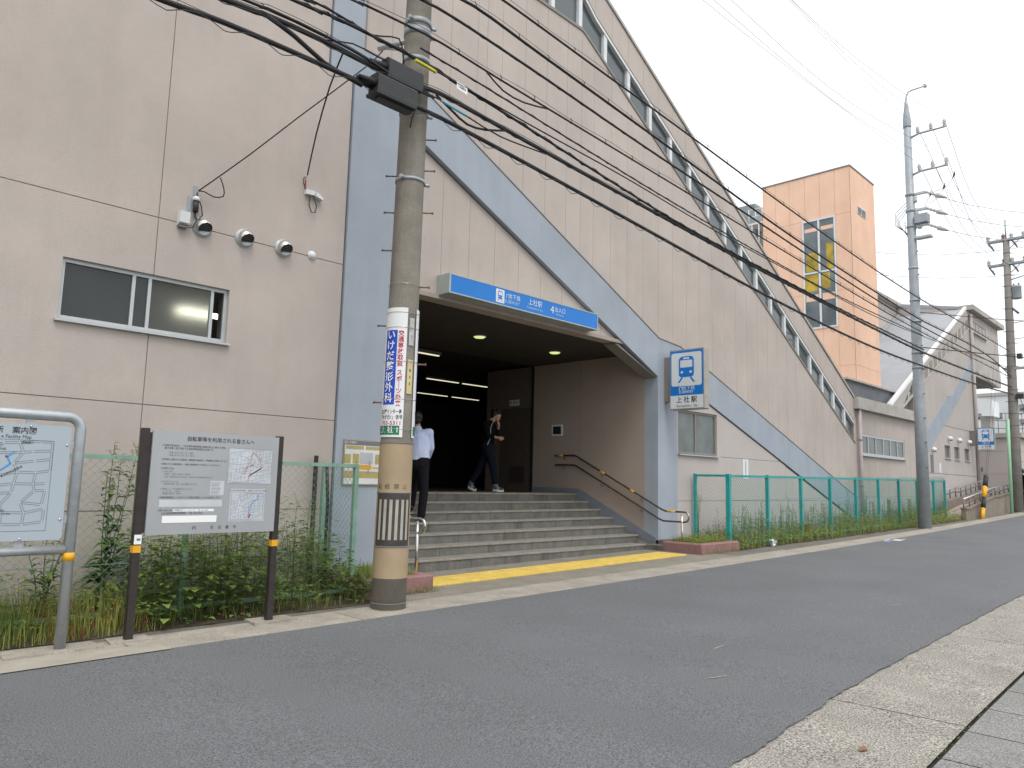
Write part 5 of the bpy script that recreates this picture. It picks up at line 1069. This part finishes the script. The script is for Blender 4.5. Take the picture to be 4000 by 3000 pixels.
wire([(28, 14, 11.5), (31, 8, 10.3), (34, 2, 10.8)], .008, 'faint wire crossing the sky between the grey pole and transformer pole', MATS['sky_wire'], 1.5, 'power_line', 'power line'); wire([(28, 14, 10.6), (31.5, 8, 9.5), (35, 2, 9.9)], .008, 'lower faint wire crossing the sky between the grey pole and transformer pole', MATS['sky_wire'], 1.5, 'power_line', 'power line')
wire([(37.3, 6.9, 5.9), (42, 7.5, 5.2), (50, 9.5, 5.8)], .012, 'cable running on from the transformer pole towards the bridge pier', step=1.)

# ------------------------------------------------------------------ weeds and grass
rw = random.Random(21)
def V(*a): return Vector(a)
def leaf(M_, p, d, L_, W_, mi, up=None, fold=.25):
    d = d.normalized(); s_ = d.cross(Vector((0, 0, 1)));
    if s_.length < .1: s_ = Vector((rw.uniform(-1, 1), rw.uniform(-1, 1), 0))
    s_ = s_.normalized(); n = s_.cross(d)
    a = p + d * L_ * .45 + s_ * W_ * .5 + n * W_ * fold; b = p + d * L_ * .45 - s_ * W_ * .5 + n * W_ * fold; m1 = p + d * L_ * .5; t = p + d * L_ - n * L_ * .22
    M_.add([p, a, t, b, m1], [(0, 1, 4), (1, 2, 4), (2, 3, 4), (3, 0, 4)], mi=mi)
def lobed(M_, p, d, L_, mi):                                       # deeply cut leaf, five narrow fingers
    d = d.normalized(); s_ = d.cross(Vector((0, 0, 1)))
    s_ = s_.normalized() if s_.length > .1 else Vector((1, 0, 0)); n = s_.cross(d)
    for a in (-62, -30, 0, 30, 62):
        e = d * math.cos(R(a)) + s_ * math.sin(R(a)); c = p + d * L_ * .3 * (abs(a) < 50); q = L_ * (.55 if a else .8); w_ = e.cross(n) * L_ * .085
        M_.add([c, c + e * q * .5 + w_, c + e * q - n * q * .15, c + e * q * .5 - w_], [(0, 1, 2), (0, 2, 3)], mi=mi)
def blade(M_, p, h, lean, w_, mi):
    a = rw.uniform(0, 6.283); o = Vector((math.cos(a), math.sin(a), 0)); s_ = Vector((-o.y, o.x, 0)) * w_
    q = p + Vector((0, 0, h * .55)) + o * lean * .3; t = p + Vector((0, 0, h * (1 - .25 * lean / max(h, .05)))) + o * lean
    M_.add([p - s_, p + s_, q + s_ * .8, q - s_ * .8, t], [(0, 1, 2, 3), (3, 2, 4)], mi=mi)
def rdir(up=.4):
    a = rw.uniform(0, 6.283); return Vector((math.cos(a), math.sin(a), rw.uniform(-.35, 1) * up * 1.5))
def sow_weed(x, y, z0, h, label, nst=3, leafL=.16, flower=5, spread=.12, group='tall weeds along the fences', bare=0.):
    t = thing('tall_weed', (x, y, z0), label, 'weed', group); S, Lf, Fl = MB(), MB(), MB()
    for k in range(nst):
        hh = h * rw.uniform(.72, 1.0) if k else h; a = rw.uniform(0, 6.28); lean = spread * rw.uniform(.3, 1) * (k > 0)
        pts = [Vector((x + math.cos(a) * lean * (u ** 1.3) + .012 * math.sin(u * 7 + k), y + math.sin(a) * lean * (u ** 1.3) * .7, z0 + hh * u)) for u in (0, .25, .5, .75, 1)]
        S.tube(pts, [.008, .007, .0055, .004, .0022], 5)
        n = int(hh * 22)
        for i in range(n):
            u = bare + (1 - bare) * (i + rw.random()) / n; f = u * 4; j = min(3, int(f)); p = pts[j].lerp(pts[j + 1], f - j)
            L_ = leafL * (1.1 - .8 * u) * rw.uniform(.6, 1.15); leaf(Lf, p, rdir(.55), L_, L_ * rw.uniform(.30, .45), rw.choice((0, 1, 1, 2)))
        for i in range(flower):
            tip = pts[-1] - (pts[-1] - pts[-2]) * rw.uniform(0, .7); e = tip + rdir(.9) * rw.uniform(.03, .09); S.tube([tip, e], .0018, 3)
            for q in range(5): leaf(Fl, e, rdir(.8), .016, .012, 0 if rw.random() < .45 else 1)
    S.build('stem', LEAVES[4], t); tag(Lf.build('leaves', LEAVES[:3], t, recalc=False), kind='stuff')
    if Fl.v: tag(Fl.build('flower_heads', [LEAVES[5], LEAVES[6]], t, recalc=False), kind='stuff')
sow_weed(2.58, 7.95, .02, 1.70, 'tallest leafy weed with bare seed heads between the map board and the notice board', 6, .26, 12, .26)
sow_weed(2.10, 8.0, .01, .92, 'dark leafy weed behind the mesh under the edge of the map board', 5, .24, 3, .22)
sow_weed(1.72, 7.95, .0, .72, 'mid-height leafy weed behind the map board', 2, .16, 3)
sow_weed(4.47, 7.72, .03, 1.12, 'thin yellow-flowered weed rising beside the right post of the notice board', 2, .07, 8, .05, bare=.2)
sow_weed(4.74, 7.9, .03, 1.12, 'yellow-flowered weed in front of the green fence corner post', 3, .09, 9, .12, bare=.2)
sow_weed(3.72, 7.7, .02, .80, 'small yellow-flowered weed under the notice board maps', 2, .08, 6)
for x, h, lab in ((13.55, .92, 'feathery weed in the planter corner behind the right handrail loop'), (15.25, .80, 'weed standing by the first teal fence bay'), (16.1, .92, 'weed against the second teal fence post'), (17.05, .86, 'dark leafy weed in the second teal fence bay'), (17.45, .98, 'slim tall weed in the second teal fence bay'), (19.55, .80, 'weed below the descending blue-grey band'), (21.1, 1.12, 'tall thin weed by the fifth teal fence post'), (22.4, 1.05, 'tall weed beside the pink drain pipe'), (23.1, .85, 'weed clump just past the pink drain pipe'), (24.4, .85, 'weed at the foot of the annex strip window'), (26.3, .8, 'weed between the two cream vent pipes')):
    sow_weed(x, 7.9 if x > 14 else 8.0, zg(x) + (.02 if x > 14 else .2), h, lab, 3, .13 if x > 14 else .07, 5, .12)
wl_ = MB()
def hprof(x): return pl([(-3, .40), (1.2, .42), (2.2, .42), (2.7, .52), (3.1, .72), (4.0, .80), (4.8, .78), (5.1, .5), (5.3, .25)], x)
for i in range(15500):
    x = rw.uniform(-2.6, 5.32)
    if x < .9 and rw.random() < .6: continue
    x = x; y = rw.uniform(7.12, 8.5); H = hprof(x) * (1 - .55 * max(0, (7.45 - y) / .33)) * rw.uniform(.82, 1.12) * (1 + .22 * math.sin(x * 5.1 + y * 3) + .14 * math.sin(x * 13 + 1))
    z_ = H * rw.random() ** .55; p = V(x, y, zg(x) + .02 + z_)
    if x < 2.75 and rw.random() < .55: continue
    if x < 2.7: lobed(wl_, p, rdir(.5), rw.uniform(.03, .06), rw.choice((1, 2, 3, 6))) if rw.random() < .6 else leaf(wl_, p, rdir(.3), rw.uniform(.03, .06), .025, rw.choice((1, 2, 3)))
    elif x < 3.95:
        if rw.random() < .75: L_ = rw.uniform(.05, .105); leaf(wl_, p, rdir(.15), L_, L_ * .85, (2 if z_ > .8 * H and rw.random() < .5 else rw.choice((0, 1, 1, 1, 2))), fold=.12)
        else: lobed(wl_, p, rdir(.4), rw.uniform(.04, .075), rw.choice((0, 1, 1)))
    else:
        if rw.random() < .8: lobed(wl_, p, rdir(.45), rw.uniform(.045, .085), rw.choice((0, 1, 1, 2, 6, 6, 2)))
        else: leaf(wl_, p, rdir(.2), rw.uniform(.05, .09), .05, rw.choice((0, 0, 1)))
for i in range(7600):
    x = rw.uniform(-2.6, 5.25); y = rw.uniform(7.10, 8.3)
    if x > 2.8 and rw.random() < .75: continue
    h = rw.uniform(.12, .46 if x < 2.9 else .3) * (1 if y > 7.3 else .6); blade(wl_, V(x, y, zg(x) + .01), h, rw.uniform(.02, .14), .0032, rw.choice((1, 2, 2, 3, 3, 3, 7) if 1.9 < x < 2.8 else (1, 1, 2, 2, 3)))
for i in range(160):
    x = rw.uniform(2.8, 5.2); y = rw.uniform(7.3, 8.4); h = hprof(x) * rw.uniform(.7, 1.2); wl_.tube([V(x, y, zg(x)), V(x + rw.uniform(-.1, .1), y + rw.uniform(-.1, .1), h)], .003, 3, caps=False, mi=4)
for i in range(26): leaf(wl_, V(rw.uniform(1.6, 4.6), rw.uniform(7.1, 7.4), .05 + .1 * rw.random()), rdir(.2), .06, .05, 7)
tag(wl_.build('weed_cover', LEAVES, recalc=False), 'dense green weeds and yellowing grass under the pale green fence', 'weeds', kind='stuff')
wr_ = MB()
for i in range(12500):
    x = 14.3 + 15.4 * rw.random() ** 1.15; y0 = 7.42 - .02 * (x - 14.2); y = rw.uniform(y0, 8.45)
    den = .5 + .5 * math.sin(x * 2.1) * math.sin(x * .83 + 1); H = (.18 + .40 * max(0, den)) * (1 if y > y0 + .2 else .5); z_ = H * rw.random() ** .6; p = V(x, y, zg(x) + .02 + z_)
    r_ = rw.random()
    if r_ < .55: lobed(wr_, p, rdir(.5), rw.uniform(.04, .085), rw.choice((1, 2, 2, 3, 6)))
    elif r_ < .8: leaf(wr_, p, rdir(.3), rw.uniform(.04, .09), .04, rw.choice((0, 1, 2, 3)))
    else: blade(wr_, V(x, y, zg(x) + .01), rw.uniform(.12, .45), rw.uniform(.02, .15), .004, rw.choice((1, 2, 2, 3, 3)))
for i in range(500):
    x = rw.uniform(14.3, 29.5); y = rw.uniform(7.6, 8.4); h = rw.uniform(.3, .85); e = V(x + rw.uniform(-.1, .1), y + rw.uniform(-.1, .1), zg(x) + h); wr_.tube([V(x, y, zg(x)), e], .003, 3, caps=False, mi=4)
    for k in range(4): leaf(wr_, e - V(0, 0, rw.uniform(0, .2)), rdir(.6), .05, .02, rw.choice((2, 3, 6)))
for i in range(60): leaf(wr_, V(18.05 + rw.gauss(0, .07), 7.72 + rw.gauss(0, .06), zg(18) + rw.uniform(.05, .38)), rdir(.4), .07, .04, 7)
tag(wr_.build('weed_cover', LEAVES, recalc=False), 'ragged light green weeds growing through the teal fence', 'weeds', kind='stuff')
gr_ = MB()
for i in range(1500):
    x = rw.uniform(5.36, 6.06); y = rw.uniform(7.5, 8.28); blade(gr_, V(x, y, zg(x) + .18), rw.uniform(.05, .17), rw.uniform(.01, .06), .003, rw.choice((1, 2, 2, 3)))
tag(gr_.build('planter_grass', LEAVES, recalc=False), 'short bright grass in the pink planter by the pole', 'grass', kind='stuff')
gr_ = MB()
for i in range(1900):
    x = rw.uniform(12.88, 14.06); y = rw.uniform(7.58, 8.28); (blade(gr_, V(x, y, zg(x) + .17), rw.uniform(.04, .14), rw.uniform(.01, .06), .004, rw.choice((1, 2, 2, 3))) if rw.random() < .7 else lobed(gr_, V(x, y, zg(x) + .2 + .1 * rw.random()), rdir(.5), .05, rw.choice((1, 2, 3))))
tag(gr_.build('planter_grass', LEAVES, recalc=False), 'short grass and weeds in the pink planter before the teal fence', 'grass', kind='stuff')
gr_ = MB()
for i in range(420):
    q = rw.random(); x, y = ((rw.uniform(5.3, 6.25), 7.33 - rw.random() * .05) if q < .45 else ((rw.uniform(12.7, 14.3), 7.43 - rw.random() * .04) if q < .75 else (rw.uniform(3.5, 7.5), SEAM(5) + rw.uniform(-.02, .03))))
    hh = rw.uniform(.01, .09) if q < .75 else rw.uniform(.004, .016); leaf(gr_, V(x, y, zg(x) + hh), rdir(.3), .035 if q < .75 else .014, .022 if q < .75 else .009, rw.choice((1, 2, 2)))
tag(gr_.build('crack_weeds', LEAVES, recalc=False), 'tiny weeds in the pavement cracks and along the planter kerbs', 'weeds', kind='stuff')

# ------------------------------------------------------------------ people
def caps(M_, p, q, r0, r1, n=10, flat=None):
    """tapered capsule from p to q"""
    p, q = Vector(p), Vector(q); d = (q - p); L_ = d.length; d = d / L_ if L_ > 1e-6 else Vector((0, 0, 1)); pts = []; rs = []
    for k in range(5): a = R(-90 + 22.5 * k); pts.append(p + d * r0 * math.sin(a)); rs.append(max(r0 * math.cos(a), 1e-3))
    for k in range(5): a = R(22.5 * k); pts.append(q + d * r1 * math.sin(a)); rs.append(max(r1 * math.cos(a), 1e-3))
    M_.tube(pts, rs, n)
def ell(M_, c, rx, ry, rz, ex, ey, n=12):
    c = Vector(c); ez = Vector((0, 0, 1)); vs = []; m_ = 8
    for i in range(m_ + 1):
        t = -math.pi / 2 + math.pi * i / m_
        for k in range(n): a = 2 * math.pi * k / n; vs.append(c + ex * rx * math.cos(t) * math.cos(a) + ey * ry * math.cos(t) * math.sin(a) + ez * rz * math.sin(t))
    M_.add(vs, [(i * n + k, i * n + (k + 1) % n, (i + 1) * n + (k + 1) % n, (i + 1) * n + k) for i in range(m_) for k in range(n)], True)
def fuse(M_, name, m_, parent, vox, sm=3):
    """weld overlapping volumes into one continuous skin"""
    o = M_.build(name, m_, None); md = o.modifiers.new('r', 'REMESH'); md.mode = 'VOXEL'; md.voxel_size = vox; md.use_smooth_shade = True
    bpy.context.view_layer.update(); dg = bpy.context.evaluated_depsgraph_get(); me = bpy.data.meshes.new_from_object(o.evaluated_get(dg)); bpy.data.objects.remove(o)
    bm = bmesh.new(); bm.from_mesh(me)
    for _ in range(sm): bmesh.ops.smooth_vert(bm, verts=bm.verts, factor=.5, use_axis_x=True, use_axis_y=True, use_axis_z=True)
    bm.to_mesh(me); bm.free(); me.materials.clear(); me.materials.append(m_)
    for p in me.polygons: p.use_smooth = True; p.material_index = 0
    return link(name, me, parent)
SR = Vector((.698, -.716, 0)).normalized(); DV = Vector((.716, .698, 0)).normalized()
def person(base, J, face, label, mats, hair, shoes='sneaker', tuck=True, waist=.155, vox=.009, extras=None):
    """J: joints as (sideways, up, away) offsets from the base point in metres"""
    B = Vector(base); W = {k: B + SR * v[0] + DV * v[2] + Vector((0, 0, v[1])) for k, v in J.items()}
    t = thing('person', base, label, 'person'); f = Vector(face).normalized(); s = Vector((f.y, -f.x, 0)).normalized(); z_ = Vector((0, 0, 1))
    bd = MB(); H = W['head']
    ell(bd, H + z_ * .02, .078, .098, .115, s, f); ell(bd, H + f * .028 - z_ * .06, .058, .065, .065, s, f); caps(bd, W['neck'], H - z_ * .05, .056, .052)
    ell(bd, H + f * .10 - z_ * .015, .013, .022, .022, s, f)                                   # nose
    for k in (-1, 1): ell(bd, H + s * .08 * k - f * .005 - z_ * .01, .012, .024, .034, s, f)      # ears
    ch, wa, hp = W['chest'], W['waist'], W['hip']
    caps(bd, W['neck'], ch, .055, .10); caps(bd, ch, wa, .105, .10); caps(bd, wa, hp, .10, .105)
    hands = []
    for k in 'lr':
        sh, el, wr2, ha = W['sh' + k], W['el' + k], W['wr' + k], W['ha' + k]
        caps(bd, ch.lerp(sh, .2), sh, .075, .058); caps(bd, sh, el, .054, .042); caps(bd, el, wr2, .041, .027)
        d = (ha - wr2).normalized(); pal = wr2 + d * .045; caps(bd, wr2, pal + d * .03, .027, .032)
        n = d.cross(z_); n = n.normalized() if n.length > .1 else SR; c = n.cross(d).normalized()
        for i, (o_, L_) in enumerate(((-.028, .062), (-.009, .072), (.010, .068), (.027, .052))):
            a = pal + d * .04 + c * o_; b = a + d * L_ * .5 + n * .006; e = b + d * L_ * .35 + n * .026; caps(bd, a, b, .0105, .0095, 8); caps(bd, b, e, .0095, .008, 8)
        a = pal + c * -.03; caps(bd, a, a + d * .03 - c * .018 + n * .012, .012, .011, 8); caps(bd, a + d * .03 - c * .018 + n * .012, a + d * .062 - c * .012 + n * .022, .011, .009, 8)
        caps(bd, hp.lerp(W['hi' + k], .7), W['kn' + k], .088, .056); caps(bd, W['kn' + k], W['an' + k], .058, .036)
        caps(bd, W['an' + k], W['to' + k], .036, .03)
    fuse(bd, 'body', mats['skin'], t, vox, 2)
    tp = MB(); caps(tp, W['neck'] - z_ * .03, ch, .075, .145); caps(tp, ch, wa, .145, .138)
    for k in (-1, 1): caps(tp, ch + s * .055 * k, wa + s * (waist - .13) * k, .125, .13); caps(tp, wa + s * (waist - .13) * k, hp.lerp(wa, .35) + s * (waist - .125) * k, .13, .128)
    for k in 'lr':
        caps(tp, ch.lerp(W['sh' + k], .3) + z_ * .02, W['sh' + k], .10, .078); caps(tp, W['sh' + k], W['el' + k], .074, .058); caps(tp, W['el' + k], W['el' + k].lerp(W['wr' + k], mats.get('sleeve', .82)), .057, .042)
    fuse(tp, mats['topname'], mats['top'], t, .013, 3)
    tr = MB()
    for k in 'lr':
        caps(tr, wa.lerp(hp, .45) + s * .045 * (1 if k == 'r' else -1), hp.lerp(W['hi' + k], .6), .128, .135); caps(tr, hp.lerp(W['hi' + k], .85), W['kn' + k], .112, .075); caps(tr, W['kn' + k], W['kn' + k].lerp(W['an' + k], mats.get('hem', .93)), .076, mats.get('hemr', .062))
    fuse(tr, 'trousers', mats['legs'], t, .013, 3)
    for k in 'lr':
        a, b = W['an' + k], W['to' + k]; fd = Vector((b.x - a.x, b.y - a.y, 0)); fd = fd.normalized() if fd.length > .02 else f
        dd = (b - a); sh_ = MB(); caps(sh_, a - z_ * .03 - fd * .02, a + (b - a) * .45 - z_ * .015, .044, .047); caps(sh_, a + (b - a) * .45 - z_ * .01, b, .046, .036); caps(sh_, a - fd * .035 - z_ * .045, b - z_ * .012, .038, .036); so_ = fuse(sh_, 'shoe', mats['shoe'], t, .010, 2)
        if shoes == 'sneaker':
            n = fd.cross(z_); ml = MB(); ml.tube([a - fd * .05 - z_ * .075 - n * 0, a + (b - a) * .5 - z_ * .055, b + fd * .03 - z_ * .02], [.042, .045, .034], 8); ml.build('sole', SIGNW, so_)
            for q in (-1, 1): m1 = a + (b - a) * .42 - z_ * .012 + n * .046 * q; MB().tube([m1 - fd * .02 - z_ * .02, m1 - fd * .01 + z_ * .02, m1 + fd * .01 - z_ * .02, m1 + fd * .02 + z_ * .02], .006, 5).build('shoe_mark', WHITE, so_)
            cfm = MB(); c0 = W['kn' + k].lerp(a, .9); cfm.tube([c0, c0.lerp(a, .55)], [.068, .066], 12); cfm.build('cuff', CUFF, t)
    hm = MB(); ell(hm, H + z_ * .045 - f * .018, .096, .112, .105, s, f); 
    for k in (-1, 1): ell(hm, H + s * .07 * k + z_ * .03 - f * .025, .03, .07, .075, s, f)
    ell(hm, H - f * .07 - z_ * .02, .07, .05, .075, s, f)
    if hair == 'fringe':
        for q in range(7): o_ = (q - 3) * .024; caps(hm, H + f * (.085 - abs(o_) * .3) + s * o_ + z_ * .10, H + f * (.108 - abs(o_) * .45) + s * o_ + z_ * .035, .026, .014, 8)
        for q in range(12): aa = R(30 * q); caps(hm, H + (s * math.cos(aa) + f * math.sin(aa)) * .06 + z_ * .11, H + (s * math.cos(aa) + f * math.sin(aa)) * .10 + z_ * .13, .025, .008, 8)
    fuse(hm, 'hair', HAIR, t, .009, 1)
    for k in (-1, 1):
        MB().lathe([(.0, 0), (.009, .002), (.0, .006)], H + f * .088 + s * .03 * k + z_ * .012, tuple(f), 8).build('eye', BLACKP, t)
        MB().tube([H + f * .094 + s * (.018 if k > 0 else -.042) + z_ * .034, H + f * .094 + s * (.042 if k > 0 else -.018) + z_ * .034], .004, 5).build('eyebrow', HAIR, t)
    MB().tube([H + f * .096 - s * .022 - z_ * .062, H + f * .101 - z_ * .06, H + f * .096 + s * .022 - z_ * .062], .0045, 5).build('mouth', mat('lips', (.30, .12, .10), .5), t)
    return t, W
tA, W = person((11.055, 11.32, 1.18), dict(head=(.03, 1.60, .0), neck=(-.075, 1.47, 0), chest=(-.12, 1.29, 0), waist=(-.13, 1.02, 0), hip=(-.12, .90, 0),
    shr=(-.17, 1.40, -.155), elr=(-.12, 1.15, -.21), wrr=(.06, 1.125, -.2), har=(.17, 1.11, -.17), shl=(-.06, 1.40, .16), ell=(.06, 1.21, .15), wrl=(.085, 1.36, .05), hal=(.085, 1.47, .01),
    hir=(-.11, .86, -.09), knr=(.0, .49, -.09), anr=(.05, .12, -.09), tor=(.20, .055, -.10), hil=(-.13, .86, .09), knl=(-.29, .48, .09), anl=(-.47, .17, .10), tol=(-.38, .04, .10)),
    SR * 1 - DV * .35 - Vector((0, 0, .0)), 'person in black sweater and rolled jeans walking across the landing, hand to mouth', dict(skin=SKIN, top=SWEAT, topname='sweater', legs=JEAN, shoe=SHOE, sleeve=.62, hem=.88, hemr=.06), 'fringe')
hd = W['head']; fA = (SR - DV * .35).normalized()
er = [hd - SR * .02 - DV * .085 - V(0, 0, .03), hd - SR * .05 - DV * .12 - V(0, 0, .14), hd - SR * .10 - DV * .17 - V(0, 0, .28), hd - SR * .10 - DV * .18 - V(0, 0, .48), hd - SR * .16 - DV * .17 - V(0, 0, .62), hd - SR * .17 - DV * .15 - V(0, 0, .70)]
MB().tube(smooth(er, .05), .004, 5).build('earphone_cord', WHITE, tA)
person((7.925, 9.785, .715), dict(head=(-.15, 1.70, .20), neck=(-.125, 1.56, .17), chest=(-.09, 1.38, .13), waist=(-.065, 1.10, .08), hip=(-.065, .97, .07),
    shr=(.075, 1.47, .13), elr=(.11, 1.22, .20), wrr=(.05, 1.05, .33), har=(.03, 1.0, .42), shl=(-.275, 1.46, .16), ell=(-.32, 1.20, .18), wrl=(-.32, .97, .24), hal=(-.32, .88, .28),
    hir=(.005, .92, .06), knr=(.035, .50, .05), anr=(.01, .10, .0), tor=(.0, .05, .14), hil=(-.14, .92, .08), knl=(-.18, .62, .34), anl=(-.20, .27, .30), tol=(-.21, .205, .44)),
    DV - SR * .12, 'person in pale blue shirt and black trousers climbing the steps, seen from behind', dict(skin=SKIN, top=SHIRT, topname='shirt', legs=TROU, shoe=SHOEB, sleeve=.9, hem=.97, hemr=.07), 'plain', shoes='plain', waist=.17)
zq = zg(39.4)
tC, W = person((39.55, 7.30, zq), dict(head=(0, 1.63, 0), neck=(.01, 1.49, 0), chest=(.02, 1.30, 0), waist=(.02, 1.03, 0), hip=(.01, .92, 0), shr=(.02, 1.41, -.17), elr=(.05, 1.13, -.2), wrr=(.0, .90, -.2), har=(-.03, .81, -.2), shl=(.02, 1.41, .17), ell=(.05, 1.13, .2), wrl=(.0, .9, .2), hal=(-.03, .81, .2),
    hir=(.01, .88, -.09), knr=(-.03, .49, -.09), anr=(.02, .09, -.09), tor=(-.13, .05, -.1), hil=(.01, .88, .09), knl=(.05, .49, .09), anl=(.10, .09, .09), tol=(-.05, .05, .1)), -SR, 'person in dark clothes with a bulging dark backpack beyond the transformer pole', dict(skin=SKIN, top=SWEAT, topname='coat', legs=TROU, shoe=SHOEB), 'plain', shoes='plain', vox=.012)
bp_ = MB(); ell(bp_, W['chest'] + SR * .22 - V(0, 0, .08), .13, .15, .26, SR, DV); fuse(bp_, 'backpack', BLACKP, tC, .015, 1)

# ------------------------------------------------------------------ litter and marks on the ground
rm = thing('road_marking', (19.4, 6.25, zg(19.4)), 'faded blue, white and red survey paint mark on the asphalt edge', 'paint mark')
for x0, x1, y0, y1, m_ in ((18.75, 19.25, 6.12, 6.3, mat('faded_road_blue', (.16, .27, .42), .8, .2, 20)), (19.3, 19.75, 6.05, 6.27, SIGNW), (19.8, 20.05, 6.1, 6.2, REDP), (19.05, 19.6, 6.3, 6.36, SIGNW)):
    MB().add([(x0, y0, zg(x0) + .005), (x1, y0 + .03, zg(x1) + .005), (x1 - .05, y1, zg(x1) + .005), (x0 + .04, y1 - .02, zg(x0) + .005)], [(0, 1, 2, 3)]).build('paint_patch', m_, rm, recalc=False)
bgm = MB(); rb = random.Random(4); c = V(15.62, 7.42, zg(15.6) + .06)
vs_ = []
for i in range(6):
    for k in range(9): a = 6.283 * k / 9; r_ = (.015 + .05 * math.sin(math.pi * (i + .5) / 9)) * rb.uniform(.3, 1.6); vs_.append(c + V(math.cos(a) * r_, math.sin(a) * r_, -.06 + .03 * i + rb.uniform(-.01, .01)))
bgm.add(vs_, [(i * 9 + k, i * 9 + (k + 1) % 9, (i + 1) * 9 + (k + 1) % 9, (i + 1) * 9 + k) for i in range(5) for k in range(9)])
tag(bgm.build('plastic_bag', SIGNW), 'crumpled white plastic bag in the weeds at the foot of the teal fence', 'bag')
for i, (x, y) in enumerate(((6.1, 3.4), (9.7, 3.1), (5.2, 2.9))):
    q = MB(); L_ = .28; a = rb.uniform(-.3, .3); d = V(math.cos(a), math.sin(a), 0); n = V(-d.y, d.x, 0)
    pts = [(-1, .1), (-.4, .5), (.3, .35), (1, .05), (.4, -.3), (-.5, -.4)]; q.add([V(x, y, zg(x) + .004) + d * u * L_ * .5 + n * v * .02 for u, v in pts], [tuple(range(6))])
    tag(q.build('scuff_mark', mat('pale_scuff', (.30, .29, .26), .9)), ('pale scrape on the asphalt in mid road', 'pale scrape on the far stretch of asphalt', 'pale scrape on the asphalt near the kerb slabs')[i], 'scuff')
